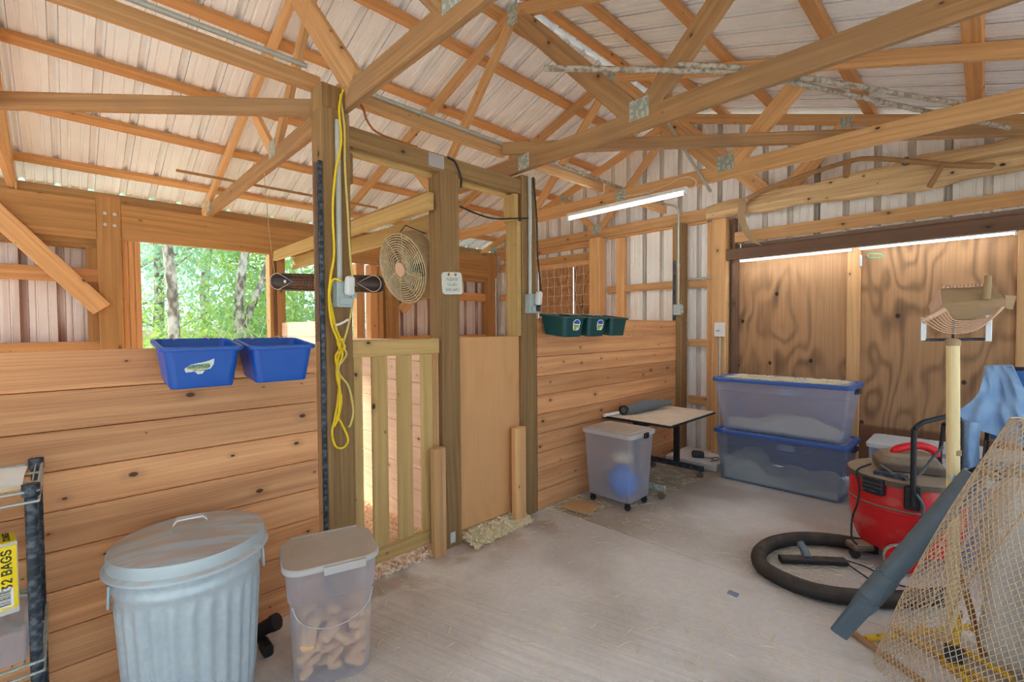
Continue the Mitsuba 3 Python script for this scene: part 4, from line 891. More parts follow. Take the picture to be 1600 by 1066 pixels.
part(vc, 'power_cord', MB().tube([on_tank(ab + .04, .325, .50), on_tank(ab + .13, .325, .44), on_tank(ab + .12, .315, .34), on_tank(ab + .05, .30, .22), on_tank(ab + .08, .285, .12)], .0075, 6, smooth_pts=6), 'tube_blue', True)

hp = [(-.45, 3.66, .043), (-.56, 3.64, .043), (-.66, 3.60, .043), (-.77, 3.53, .043), (-.87, 3.42, .043), (-.945, 3.25, .043), (-.955, 3.06, .043), (-.895, 2.91, .043), (-.79, 2.845, .043), (-.66, 2.825, .043), (-.53, 2.86, .043), (-.37, 2.97, .043), (-.24, 3.10, .043), (-.12, 3.26, .043)]
H = spline(hp, 26); rad = np.where(np.arange(len(H)) % 2 == 0, .0425, .0385)
single('vacuum_hose', MB().tube(H, rad, 16), 'hose_black', 'thick black ribbed vacuum hose looped on the concrete', 'hose', smooth=True)
fnz = thing('floor_nozzle', 'black T-shaped floor nozzle lying inside the loop of the hose', 'nozzle')
a_, b_ = np.array([-.855, 3.115, .026]), np.array([-.565, 3.35, .026])
part(fnz, 'head', MB().beam(a_, b_, .055, .038, ch=.008), 'hose_black'); part(fnz, 'lip', MB().beam(a_ + [.02, -.024, .004], b_ + [.02, -.024, .004], .008, .012), 'black')
md = a_ * .58 + b_ * .42; part(fnz, 'neck', MB().tube([md + [0, 0, .01], md + [-.02, .03, .035], md + [-.055, .07, .062]], [.026, .023, .022], 14), 'tube_blue', True)
fc_ = thing('loose_cord', 'thin dark cords trailing from the nozzle across the concrete', 'cord')
part(fc_, 'strand', MB().tube([b_ + [0, 0, .01], (-.48, 3.40, .012), (-.40, 3.36, .006), (-.32, 3.30, .006), (-.22, 3.33, .006)], .004, 6, smooth_pts=5), 'black_rubber', True)
part(fc_, 'strand', MB().tube([b_ + [.01, -.02, 0], (-.45, 3.27, .006), (-.36, 3.2, .006), (-.27, 3.22, .006)], .004, 6, smooth_pts=5), 'black_rubber', True)

# crevice tube leaning
tu = thing('vacuum_tube', 'blue-grey rigid vacuum tube with a flat crevice tip leaning off the floor', 'tube')
q0, q1 = np.array([-.445, 2.50, .045]), np.array([-.02, 2.645, .84]); d = (q1 - q0) / np.linalg.norm(q1 - q0); L0 = np.linalg.norm(q1 - q0)
part(tu, 'pipe', MB().tube([q0 + d * .30, q0 + d * L0], .040, 22), 'tube_blue', True)
part(tu, 'socket', MB().tube([q0 + d * .21, q0 + d * .235, q0 + d * .36], [.040, .046, .045], 22), 'tube_blue', True)
sd = np.cross(d, [0.55, -.7, .45]); sd /= np.linalg.norm(sd); nn = np.cross(sd, d); rings = []
for s, w, h in ((0., .036, .012), (.02, .036, .013), (.15, .038, .020), (.19, .040, .034), (.225, .041, .040)):
    rings.append(np.array([q0 + d * s + sd * w * math.copysign(abs(math.cos(a)) ** .5, math.cos(a)) + nn * h * math.copysign(abs(math.sin(a)) ** .6, math.sin(a)) for a in np.linspace(0, 2 * PI, 24, endpoint=False)]))
part(tu, 'crevice_tip', MB().loft(rings), 'tube_blue', 40)

# manure fork standing on its handle
fk = thing('manure_fork', 'stall fork standing head up on a thick pale wooden pole', 'fork')
FX, FY = -.095, 2.72
part(fk, 'pole', MB().tube([(FX + .02, FY + .02, .0), (FX + .012, FY + .012, .6), (FX, FY, 1.375)], .0225, 18), 'pole_wood', True)
for z, m_ in ((.905, 'dust_brown'), (.80, 'silver')): part(fk, 'band', MB().lathe([(.0232, z - .012), (.024, z - .01), (.024, z + .01), (.0232, z + .012)], (FX + .010, FY + .010, 0), 18), m_, 30)
part(fk, 'ferrule', MB().lathe([(.024, 1.362), (.026, 1.366), (.026, 1.385), (.018, 1.392), (0, 1.394)], (FX, FY, 0), 16), 'dust_brown', 30)
part(fk, 'bracket', MB().tube([(FX - .095, FY, 1.385), (FX + .105, FY, 1.392)], .006, 8), 'black_steel', True)
for x, z1 in ((FX - .095, 1.485), (FX + .105, 1.49)): part(fk, 'bracket_plate', MB().box(x - .010, x + .010, FY - .006, FY + .006, 1.383, z1, axis='z'), 'silver')
part(fk, 'bracket_rod', MB().tube([(FX, FY, 1.385), (FX, FY + .02, 1.47)], .005, 8), 'black_steel', True)
hc = np.array([FX + .035, FY, 1.545])
def hx(a, b, c): return hc + np.array([a, b, c])
def quad_plate(pts, th, mtl, nm):
    p = np.array(pts); n = np.cross(p[1] - p[0], p[3] - p[0]); n /= np.linalg.norm(n); m = MB(); m.add(np.vstack([p, p + n * th]), [[0, 1, 2, 3], [7, 6, 5, 4], [0, 4, 5, 1], [1, 5, 6, 2], [2, 6, 7, 3], [3, 7, 4, 0]]); return part(fk, nm, m, mtl)
quad_plate([hx(-.075, .03, .065), hx(.075, .05, .065), hx(.115, -.02, .012), hx(-.07, -.03, -.005)], .008, 'dust_brown', 'back_panel')
quad_plate([hx(-.07, -.03, -.005), hx(.115, -.02, .012), hx(.118, -.03, -.02), hx(-.062, -.04, -.028)], .01, 'dust_brown', 'cross_bar')
quad_plate([hx(-.058, -.03, -.028), hx(.105, -.02, -.02), hx(.05, .05, -.065), hx(-.03, .04, -.07)], .008, 'dust_brown', 'under_panel')
quad_plate([hx(-.085, .03, .062), hx(-.072, -.03, -.004), hx(-.105, -.02, -.045), hx(-.118, .04, -.01)], .010, 'pink_dust', 'side_panel')
quad_plate([hx(-.135, -.045, -.075), hx(-.062, -.055, -.022), hx(-.054, -.045, -.034), hx(-.128, -.035, -.090)], .012, 'pink_dust', 'side_rail')
part(fk, 'grip_peg', MB().tube([hx(.062, -.03, .01), hx(.066, -.034, .105)], [.0125, .011], 12), 'dust_brown', True)
m = MB()
for i in range(13): m.tube([hx(-.07 + .0115 * i, .04, .066), hx(-.07 + .0115 * i, .028, .075), hx(-.068 + .0115 * i, .018, .066)], .0042, 5)
part(fk, 'rib_row', m, 'pink_dust', True)
for i in range(8):
    q = i / 7; a0 = hx(-.128 + .07 * q, -.045 + .01 * q, -.078 + .052 * q)
    part(fk, 'tine', MB().tube([a0, hx(-.06 + .03 * q, -.06 + .03 * q, -.125 + .05 * q), hx(.02 + .03 * q, -.06 + .04 * q, -.122 + .05 * q), hx(.075 + .03 * q, -.04 + .02 * q, -.075 + .04 * q), hx(.10 + .02 * q, -.02, -.03 + .03 * q)], .0024, 6, smooth_pts=5), 'pink_dust', True)
quad_plate([hx(.115, -.03, .022), hx(.145, -.02, .018), hx(.135, -.01, -.035), hx(.118, -.02, -.03)], .01, 'dust_brown', 'end_cap')

# chair frame with a towel
chr_ = thing('folding_chair', 'black tube-frame chair by the plywood doors, draped with a blue towel', 'chair')
cx0, cx1, cyb = .02, .46, 4.36
part(chr_, 'back_frame', MB().tube([(cx0 - .05, cyb + .10, .0), (cx0, cyb + .03, .70), (cx0 + .01, cyb, 1.12), (cx0 + .05, cyb, 1.165), (cx1 - .05, cyb, 1.165), (cx1 - .01, cyb, 1.12), (cx1, cyb + .03, .70), (cx1 + .05, cyb + .10, 0)], .0125, 10, smooth_pts=5), 'black', True)
part(chr_, 'front_frame', MB().tube([(cx0 - .02, cyb - .40, .0), (cx0 - .02, cyb - .36, .45), (cx0, cyb + .0, .68)], .0125, 10, smooth_pts=4), 'black', True)
part(chr_, 'front_frame', MB().tube([(cx1 + .02, cyb - .40, .0), (cx1 + .02, cyb - .36, .45), (cx1, cyb + .0, .68)], .0125, 10, smooth_pts=4), 'black', True)
part(chr_, 'arm_rest', MB().tube([(cx0 - .20, cyb - .26, .80), (cx0 - .16, cyb - .14, .84), (cx0 - .02, cyb - .02, .88), (cx0, cyb + .02, .86)], .012, 10, smooth_pts=4), 'black', True)
part(chr_, 'arm_post', MB().tube([(cx0 - .20, cyb - .26, .80), (cx0 - .20, cyb - .30, .5), (cx0 - .02, cyb - .38, .30)], .011, 10, smooth_pts=4), 'black', True)
part(chr_, 'seat', MB().box(cx0, cx1, cyb - .38, cyb + .02, .44, .462), 'black')
part(chr_, 'back_rest', MB().box(cx0 + .015, cx1 - .015, cyb - .006, cyb + .006, .70, 1.165), 'fold_shade_blue')

# towel: draped over the chair back, the left part falling towards the arm
tw = thing('blue_towel', 'faded blue towel hung over the back and arm of the black chair', 'towel')
n1, n2 = 56, 48; V, Tt = [], []
for i in range(n1):
    s = i / (n1 - 1)
    for j in range(n2):
        e = j / (n2 - 1)
        top = np.array([cx0 - .02 + .13 * s, cyb - .025 - .004 * math.sin(s * 9), 1.184 - .012 * (1 - s) ** 4])
        b = np.array([cx0 - .175, cyb - .25, .845]) * (1 - s) ** 2 + 2 * np.array([cx0 + .06, cyb - .20, .74]) * s * (1 - s) + np.array([cx0 + .30, cyb - .07, .63]) * s ** 2
        p = top * (1 - e) + b * e
        p = p + np.array([.050, 0, .0]) * math.sin(e * PI) * (1 - s) ** 2 + np.array([0, -.05, 0]) * math.sin(e * PI)
        ph = s * 9.5 + .8 * math.sin(e * 2.6)
        fold = (.030 * math.sin(ph) + .014 * math.sin(ph * 2.3 + 1.1)) * e ** .7 + .010 * math.sin(s * 5 + e * 9) + .005 * math.sin(s * 21 - e * 13)
        p += np.array([-.25, -1.0, .1]) * fold; V.append(p); Tt.append((s * .5, e * .5))
I = np.arange(n1 * n2).reshape(n1, n2); Fq = np.stack([I[:-1, :-1], I[1:, :-1], I[1:, 1:], I[:-1, 1:]], -1).reshape(-1, 4)
part(tw, 'front_fall', MB().add(V, Fq, Tt), 'towel', True)
V, Tt = [], []
for i in range(n1):
    s = i / (n1 - 1)
    for j in range(8):
        q = j / 7; a = q * PI / 2
        V.append((cx0 - .02 + .13 * s, cyb - .025 + .05 * q, 1.184 + .008 * math.sin(q * PI) - .012 * (1 - s) ** 4)); Tt.append((s * .5, q * .05))
    for j in range(10): q = (j + 1) / 10; V.append((cx0 - .02 + .16 * s, cyb + .027 + .012 * math.sin(s * 15) * q, 1.184 - .40 * q)); Tt.append((s * .5, .05 + q * .4))
I = np.arange(n1 * 18).reshape(n1, 18); part(tw, 'back_fall', MB().add(V, np.stack([I[:-1, :-1], I[1:, :-1], I[1:, 1:], I[:-1, 1:]], -1).reshape(-1, 4), Tt), 'towel', True)
V, Tt = [], []
for i in range(16):
    s = i / 15
    for j in range(20):
        q = j / 19; w = .17 * (1 - .42 * q)
        V.append((cx0 - .195 + .035 * q + w * s + .04 * q * q, cyb - .265 - .018 * math.sin(s * 11 + q * 2) - .01, .865 - .33 * q - .03 * s)); Tt.append((s * .2, q * .4))
I = np.arange(16 * 20).reshape(16, 20); part(tw, 'hanging_end', MB().add(V, np.stack([I[:-1, :-1], I[1:, :-1], I[1:, 1:], I[:-1, 1:]], -1).reshape(-1, 4), Tt), 'towel', True)

# totes and clutter behind the vacuum
gt_ = thing('storage_tote', 'slate grey tote with a pale lid behind the vacuum', 'storage bin')
R = lambda w, d, r, z: ring(w, d, r, z, (.10, 4.02), 0, 4)
part(gt_, 'body', MB().loft([R(.50, .40, .03, .004), R(.52, .42, .04, .015), R(.58, .46, .04, .52)], True, False), 'tote_grey', 35)
part(gt_, 'lid', MB().loft([R(.57, .46, .04, .515), R(.62, .50, .04, .517), R(.625, .505, .04, .54), R(.60, .48, .04, .55), R(.54, .42, .04, .552), R(.53, .41, .04, .545)], True, True), 'lid_pale', 35)
gt2 = thing('plastic_crate', 'pale blue rimmed crate standing by the doors behind the vacuum', 'crate')
R = lambda w, d, r, z: ring(w, d, r, z, (-.20, 4.66), 0, 4)
part(gt2, 'body', MB().loft([R(.80, .40, .03, .0), R(.84, .44, .04, .52)], True, False), 'frost_blue', 35); part(gt2, 'rim', MB().loft([R(.84, .44, .04, .515), R(.87, .47, .05, .518), R(.87, .47, .05, .545), R(.82, .42, .04, .547)], True, True), 'lid_pale', 35)
cl = thing('strap_coil', 'coiled brown and grey strap lying on the pale tote lid', 'strap')
for j in range(3): part(cl, 'loop', MB().tube([(.04 + .06 * math.cos(a) + .02 * j, 3.88 + .05 * math.sin(a), .575 + .012 * j + .02 * math.sin(a * 2)) for a in np.linspace(0, 2 * PI, 24)], .011, 7), ('vac_dusty', 'plate_steel', 'vac_dusty')[j], True)
single('clamp', MB().tube([(-.06, 3.86, .566), (-.02, 3.85, .60), (-.0, 3.86, .566)], .014, 8, smooth_pts=4), 'black', 'small black clamp on the pale tote lid', 'clamp', smooth=True)
single('hose_fitting', MB().tube([(.15, 3.88, .57), (.20, 3.9, .60), (.25, 3.93, .575)], .03, 12, smooth_pts=4), 'vac_dusty', 'dusty brown pipe elbow on the pale tote lid', 'fitting', smooth=True)

# rolled plastic mesh
nt = thing('plastic_netting', 'big tan roll of plastic mesh sagging over the floor at the right', 'netting')
def net_pt(u, w):
    """u across the folded sheet (0 rear edge, .22 the fold at the left, 1 near right edge), w up (0 floor .. 1 top)"""
    lp = lambda a_, b_, e=1.0: np.array(a_) + (np.array(b_) - np.array(a_)) * w ** e
    Lf = lp((-.315, 2.48, .005), (.065, 2.30, 1.13)) + np.array([-.025, 0, 0]) * math.sin(w * PI)
    if u >= .22:
        t = (u - .22) / .78; E_ = lp((.52, 1.86, .005), (.80, 1.92, 1.10)); nb = np.array([-.55, -.80, .12])
    else:
        t = (.22 - u) / .22; E_ = Lf + np.array([.19, .20, 0]); nb = np.array([-.45, .85, .1])
    rip = .014 * math.sin(w * 9 + t * 5) + .014 * math.sin(t * 15 - w * 4) * t + .008 * math.sin(t * 31 + w * 11)
    q = Lf + (E_ - Lf) * t + nb * ((.16 if u >= .22 else .05) * t ** .5 * (1 - t) + rip * min(1, t * 4))
    q[2] = max(q[2], .004); return q
NU, NW = 66, 68; m = MB()
def strand(path, r=.0017):
    P = np.array(path); T_ = np.gradient(P, axis=0); T_ /= np.linalg.norm(T_, axis=1, keepdims=True); N_ = np.cross(T_, [.3, .2, 1.0]); N_ /= np.linalg.norm(N_, axis=1, keepdims=True); B_ = np.cross(T_, N_)
    R3 = np.stack([P + r * (math.cos(a) * N_ + math.sin(a) * B_) for a in (0, 2 * PI / 3, 4 * PI / 3)], 1); k_ = len(P)
    F = [[3 * i + j, 3 * i + (j + 1) % 3, 3 * i + 3 + (j + 1) % 3, 3 * i + 3 + j] for i in range(k_ - 1) for j in range(3)]; m.add(R3.reshape(-1, 3), F)
for fam in (1, -1):
    for s0 in range(-NW, NU + NW):
        path = []
        for k_ in range(NW + 1):
            u = s0 + fam * k_ * .5 + (NW * .25 if fam < 0 else -NW * .25)
            if 0 <= u <= NU: path.append(net_pt(u / NU, k_ / NW))
        if len(path) > 2: strand(path)
part(nt, 'mesh', m, 'net_tan', True)
part(nt, 'edge', MB().tube([net_pt(u, 1) for u in np.linspace(0, 1, 60)], .003, 6), 'net_tan', True)
part(nt, 'edge', MB().tube([net_pt(0, w) for w in np.linspace(0, 1, 30)], .003, 6), 'net_tan', True)

# yellow folding stand and clutter inside the netting
ys = thing('yellow_stand', 'yellow steel folding stand lying behind the tan mesh', 'stand')
for a, b in (((-.36, 2.60, .016), (-.03, 2.98, .05)), ((-.28, 2.80, .016), (.02, 2.62, .016)), ((-.03, 2.98, .05), (.34, 2.72, .05)), ((-.10, 2.66, .016), (.16, 2.40, .016)), ((.0, 2.55, .016), (.40, 2.62, .016)), ((-.07, 2.70, .02), (-.06, 2.74, .22)), ((-.20, 2.86, .03), (.10, 2.70, .03))): part(ys, 'bar', MB().tube([a, b], .0135, 10), 'yellow_steel', True)
part(ys, 'hub', MB().box(-.10, -.04, 2.66, 2.70, .0, .08), 'black_steel')
for i, (a, b, lab) in enumerate((((-.02, 2.60, .02), (.12, 2.52, .02), 'short stick on the floor behind the mesh'), ((.02, 2.86, .0), (-.06, 2.80, .36), 'rough stick leaning up inside the mesh roll'), ((-.42, 2.62, .012), (-.10, 2.42, .012), 'brown stick lying on the floor under the mesh'))): single('stick', MB().tube([a, b], [.014, .011], 8), 'brown_wood', lab, 'stick', smooth=True)
for i, (x, y, z, sx, sy, sz, m_, lab) in enumerate(((.16, 2.78, .42, .16, .12, .40, 'bag_grey', 'crumpled pale feed sack standing inside the mesh roll'), (.36, 2.62, .34, .18, .14, .34, 'vac_dusty', 'dusty brown sack inside the mesh roll'))):
    v = np.array(bb.vertices); v = np.sign(v) * np.abs(v) ** .6 * [sx, sy, sz]; v += (meshkit.noise(v * 16 + i * 5)[:, None] - .5) * .05; v[:, 2] = np.maximum(v[:, 2] + z, .002)
    single('feed_sack', (v + [x, y, 0], bb.faces), m_, lab, 'sack', smooth=True)

# ================================================================== over the doors: live-edge slab, scythe, lamps
L = np.linspace(0, 1, 90); V = []; n = 20
for s in L:
    x = -2.12 + 2.75 * s; zc = 2.675 + .03 * s + .012 * math.sin(s * 9); hh = .085 + .055 * s + .012 * math.sin(s * 13) + .01 * math.sin(s * 31 + 1)
    if s < .10: hh *= .70 + 3.0 * s
    for k_ in range(n):
        a = 2 * PI * k_ / n; yy = 5.035 + .045 * math.copysign(abs(math.sin(a)) ** .45, math.sin(a)); zz = zc + hh * math.copysign(abs(math.cos(a)) ** .6, math.cos(a))
        q = np.array([x * 4, yy * 9, zz * 14]); rr = (meshkit.fbm(q[None], 4)[0] - .5) * .035 * min(1, s * 12)
        V.append((x, yy - rr, zz + rr * 1.3))
V = np.array(V); m = MB(); m.loft([V[i * n:(i + 1) * n] for i in range(len(L))]); v, f, t_ = m.get()
kq = uid(); single('wood_slab', (v, f, np.stack([v[:, 0], 4 * kq + 1 + (v[:, 2] - 2.4) + .3 * (v[:, 1] - 5)], 1)), 'slab_wood', 'rough live-edge timber slab mounted above the doors', 'timber', smooth=True)
sc_ = thing('scythe', 'old wooden-handled scythe hung in front of the timber slab', 'scythe')
part(sc_, 'snath', MB().tube([(-1.70, 4.93, 2.70), (-1.55, 4.93, 2.775), (-1.2, 4.92, 2.835), (-.90, 4.92, 2.872), (-.72, 4.92, 2.868), (-.42, 4.92, 2.765), (-.20, 4.92, 2.68), (.0, 4.92, 2.625), (.02, 4.92, 2.62)], .021, 12, smooth_pts=6), 'brown_wood', True)
for a, b in (((-.845, 4.91, 2.865), (-.86, 4.87, 2.735)), ((-.245, 4.91, 2.70), (-.32, 4.86, 2.53))): part(sc_, 'grip', MB().tube([a, b], [.018, .021], 12), 'brown_wood', True)
part(sc_, 'ring', MB().tube([(-.47 + .024 * math.cos(a), 4.92, 2.78 + .028 * math.sin(a)) for a in np.linspace(0, 2 * PI, 18)], .006, 6), 'black_steel', True)
part(sc_, 'heel_ring', MB().lathe([(.022, -.02), (.024, 0), (.022, .02)], (-1.68, 4.93, 2.71), 12), 'rusty_pipe', 30)
bp = spline([(-1.72, 4.93, 2.72), (-1.735, 4.93, 2.58), (-1.70, 4.93, 2.44), (-1.64, 4.93, 2.33), (-1.545, 4.93, 2.245)], 6); m = MB(); rings = []
for i, p in enumerate(bp):
    s = i / (len(bp) - 1); w = .034 * (1 - s ** 3) + .002; tn = np.gradient(bp, axis=0)[i]; tn /= np.linalg.norm(tn); nn = np.cross(tn, [0, 1, 0]); rings.append(np.array([p + nn * w, p + [0, -.006, 0] + nn * w * .2, p - nn * w, p + [0, .006, 0]]))
part(sc_, 'blade', m.loft(rings), 'dust_brown', 30)

def emitter_box(parent, name, x0, x1, y, z, r, key, e):
    m = MB().tube([(x0, y, z), (x1, y, z)], r, 12); v, f, t = m.get(); tm_ = trimesh.Trimesh(v, f, process=True)
    trimesh.repair.fix_normals(tm_)
    if tm_.volume < 0: tm_.invert()
    k_ = part(parent, name, mikit.ply(tm_, key, False), key); scene[k_]['emitter'] = {'type': 'area', 'radiance': rgb(np.array((0.92, .96, 1.0)) * e)}
tl_ = thing('tube_lamp', 'glowing fluorescent tube fixed under the roof truss by the ribbed wall', 'lamp')
part(tl_, 'housing', MB().box(-3.02, -1.76, 3.735, 3.797, 2.588, 2.622, axis='x'), 'white'); emitter_box(tl_, 'tube', -3.0, -1.78, 3.765, 2.572, .015, 'tube_light', 6.0)
for x in (-3.01, -1.772): part(tl_, 'end_cap', MB().box(x - .012, x + .012, 3.748, 3.782, 2.555, 2.59), 'white')
part(tl_, 'wire', MB().tube([(-1.76, 3.77, 2.60), (-1.70, 3.77, 2.60), (-1.69, 3.775, 2.66), (-1.80, 3.78, 2.71), (-2.1, 3.79, 2.66), (-2.45, 3.79, 2.68)], .004, 6, smooth_pts=5), 'white', True)
for x0, x1, lab, e in ((-1.79, -.83, 'bright LED strip light above the left plywood door', 4.5), (-.79, .15, 'bright LED strip light above the right plywood door, by a green clip', 4.0)):
    ll = thing('strip_lamp', lab, 'lamp'); part(ll, 'housing', MB().box(x0, x1, 5.032, 5.064, 2.135, 2.147, axis='x'), 'white'); emitter_box(ll, 'strip', x0 + .01, x1 - .01, 5.045, 2.127, .0085, 'led_light', e); part(ll, 'end_cap', MB().box(x1 - .012, x1 + .006, 5.036, 5.056, 2.112, 2.135), 'white')
hk = thing('wire_clip', 'small green wire loop on a bracket below the strip light', 'clip')
part(hk, 'bracket', MB().box(-.805, -.785, 5.17, 5.21, 1.99, 2.09, axis='z'), 'silver'); part(hk, 'loop', MB().tube([(-.74, 5.17, 2.075), (-.74, 5.17, 2.10), (-.66, 5.17, 2.085), (-.63, 5.17, 2.06), (-.65, 5.17, 2.045), (-.74, 5.17, 2.06), (-.74, 5.17, 2.075)], .004, 6), 'copper', True)

# pipes lying in the trusses
single('metal_pipe', MB().tube([(-1.60, 1.80, 2.78), (-.958, 2.50, 2.772), (-.82, 2.72, 2.771), (-.291, 3.82, 2.772), (.09, 4.62, 2.785)], .0155, 10, smooth_pts=5), 'rusty_pipe', 'long weathered metal pipe lying across the truss chords, with a free left end', 'pipe', smooth=True)
single('metal_pipe', MB().tube([(-1.13, 2.30, 2.80), (-.85, 2.62, 2.782), (-.165, 3.80, 2.772), (.02, 4.1, 2.77)], .0155, 10, smooth_pts=5), 'rusty_pipe', 'shorter weathered metal pipe resting beside the long one on the chords', 'pipe', smooth=True)
single('metal_pipe', MB().tube([(-1.92, 3.74, 3.20), (-1.55, 3.74, 2.53)], .013, 10), 'conduit', 'thin pipe hanging steeply down past the truss in front of the gable wall', 'pipe', smooth=True)

# conduits and boxes on the end wall
cw = thing('conduit', 'white conduit with a bend going down the corner post to a grey box', 'conduit')
part(cw, 'pipe', MB().tube([(-2.583, 4.99, 2.86), (-2.48, 4.975, 2.82), (-2.425, 4.97, 2.77), (-2.415, 4.968, 2.70), (-2.412, 4.968, 1.705)], .013, 10, smooth_pts=4), 'conduit', True)
part(cw, 'coupling', MB().lathe([(.016, 0), (.017, .005), (.017, .03), (.016, .035)], (-2.412, 4.968, 2.12), 10), 'conduit', 30)
single('conduit', MB().tube([(-2.37, 5.125, 1.992), (-2.09, 5.125, 1.992)], .012, 8), 'conduit', 'short white conduit lying on the girt beside the corner post', 'conduit', smooth=True)
single('conduit', MB().tube([(-1.975, 5.02, 1.34), (-1.975, 5.02, .05)], .012, 10), 'conduit', 'white conduit below the switch box left of the doors', 'conduit', smooth=True)
ob = thing('outlet_box', 'small grey outlet box on the corner post near the table', 'outlet box'); q = rbox(.09, .05, .12, .006); part(ob, 'box', (xf(q[0], (-2.415, 4.958, 1.585)), q[1], q[2]), 'box_grey', 30)
for z in (1.62, 1.665): part(ob, 'cover', MB().tm(trimesh.creation.cylinder(.019, .016, sections=16), trimesh.transformations.translation_matrix([-2.362, 4.958, z]) @ trimesh.transformations.rotation_matrix(PI / 2, [0, 1, 0])), 'conduit', 40)
sb = thing('switch_box', 'white switch box on the tan post left of the plywood doors', 'switch box'); q = rbox(.10, .05, .15, .006); part(sb, 'box', (xf(q[0], (-1.975, 5.014, 1.345)), q[1], q[2]), 'white', 30); part(sb, 'lever', MB().beam((-2.0, 4.985, 1.405), (-1.96, 4.985, 1.41), .006, .006), 'black')
# ================================================================== wire shelf at the left edge
sh = thing('wire_shelf', 'black wire shelving unit at the left edge beside the metal can', 'shelf')
sx0, sx1, sy0, sy1 = -2.415, -2.00, -.75, -.065
for x in (sx0 + .012, sx1 - .012):
    for y in (sy0 + .015, sy1 - .015):
        k_ = part(sh, 'post', MB().tube([(x, y, 0), (x, y, .985)], .0145, 14), 'black_steel', True); part(k_, 'collar', MB().lathe([(.015, .945), (.021, .95), (.021, .985), (.0, .988)], (x, y, 0), 14), 'black_steel', 30)
for z in (.965, .44):
    m = MB()
    for y in np.arange(sy0 + .02, sy1 - .01, .026): m.tube([(sx0 + .01, y, z + .004), (sx1 - .01, y, z + .004)], .0022, 5)
    for dz in (0, -.032):
        for a, b in (((sx0, sy0), (sx1, sy0)), ((sx1, sy0), (sx1, sy1)), ((sx1, sy1), (sx0, sy1)), ((sx0, sy1), (sx0, sy0))): m.tube([(a[0], a[1], z + dz), (b[0], b[1], z + dz)], .0045, 6)
    for x in (sx0 + .14, sx1 - .14): m.tube([(x, sy0, z - .004), (x, sy1, z - .004)], .0036, 5)
    part(sh, 'wire_deck', m, 'conduit' if z > .9 else 'plate_steel', True)
V = []
for i in range(16):
    for j in range(8): V.append((-2.36 + .34 * j / 7, -.70 + .60 * i / 15, .975 + .004 * math.sin(i * .7 + j) ))
I = np.arange(128).reshape(16, 8); m = MB().add(V, np.stack([I[:-1, :-1], I[1:, :-1], I[1:, 1:], I[:-1, 1:]], -1).reshape(-1, 4)); single('paper_sheet', m, 'paper', 'stained pale paper sheet lying on the top of the wire shelf', 'paper', smooth=True)
# box of bags on the lower shelf
bx_ = thing('bag_box', 'yellow and grey box of plastic bags reading 32 BAGS on the lower wire shelf', 'box')
BO = np.array([-2.015, -.25, .60]); BR = .10
def bp_(a, b, c): 
    r = np.array([a * math.cos(BR) - b * math.sin(BR), a * math.sin(BR) + b * math.cos(BR), c]); return BO + r
def obox(x0, x1, y0, y1, z0, z1):
    m = MB(); m.box(x0, x1, y0, y1, z0, z1, ch=.001); v, f, t = m.get(); return np.array([bp_(*q) for q in v]), f, t
part(bx_, 'carton', obox(-.10, .0, -.20, .138, .0, .215), 'bag_grey')
part(bx_, 'yellow_panel', obox(.0005, .0020, .052, .136, .018, .206), 'bag_yellow'); part(bx_, 'yellow_panel', obox(-.099, -.001, .052, .136, .2155, .217), 'bag_yellow')
ey = np.array([math.cos(BR + PI / 2), math.sin(BR + PI / 2), 0]); ex_ = np.array([math.cos(BR), math.sin(BR), 0]); ez = np.array([0, 0, 1.0])
text_on(bx_, 'lettering', '32 BAGS', .021, 'ink', bp_(.0022, .114, .135), ez, -ey, .0008, True)
text_on(bx_, 'lettering', '32 BAGS', .014, 'ink', bp_(-.055, .117, .2172), -ex_, -ey, .0008, True)
part(bx_, 'barcode_label', obox(.0022, .0030, .078, .127, .024, .082), 'white')
m = MB(); z = .030
for w in (3, 1, 2, 1, 1, 3, 2, 1, 2, 1, 3, 1):
    q = obox(.0031, .0036, .084, .121, z, z + w * .0011); m.add(*q); z += w * .0011 + .002
part(bx_, 'barcode', m, 'ink')
nb = rbox(.30, .30, .10, .01)
single('plastic_box', (xf(nb[0], (-2.16, -.25, .447)), nb[1], nb[2]), 'frost_grey', 'clear plastic box under the yellow bag carton on the lower wire shelf', 'box', smooth=30)
single('dark_cloth', (np.array([(-2.30, -.55, .84), (-2.0, -.45, .815), (-2.0, -.17, .855), (-2.25, -.25, .85), (-2.30, -.55, .828), (-2.0, -.45, .80), (-2.0, -.15, .845), (-2.25, -.25, .835)]), np.array([[0, 1, 2, 3], [7, 6, 5, 4], [0, 4, 5, 1], [1, 5, 6, 2], [2, 6, 7, 3], [3, 7, 4, 0]])), 'navy', 'dark navy folder lying on top of the bag carton', 'folder')
cc = thing('grey_cable', 'coil of grey cable hanging behind the post of the wire shelf', 'cable')
for j in range(3): part(cc, 'loop', MB().tube([(-2.25 + .02 * j, -.12 + .04 * math.cos(a), .52 + .055 * math.sin(a)) for a in np.linspace(0, 2 * PI, 24)], .006, 6), 'plate_steel', True)
# black pipe end behind the can
bpz = thing('pipe_fitting', 'black plastic pipe fitting lying between the metal can and the treat bin', 'fitting')
part(bpz, 'elbow', MB().tube([(-2.33, .60, .03), (-2.30, .63, .07), (-2.26, .665, .10)], .032, 14, smooth_pts=4), 'black', True); part(bpz, 'foot', MB().box(-2.27, -2.19, .60, .64, .0, .05, ch=.008), 'black')
part(bpz, 'rim', MB().tube([(-2.268, .658, .095), (-2.25, .675, .108)], .037, 14), 'black', True)
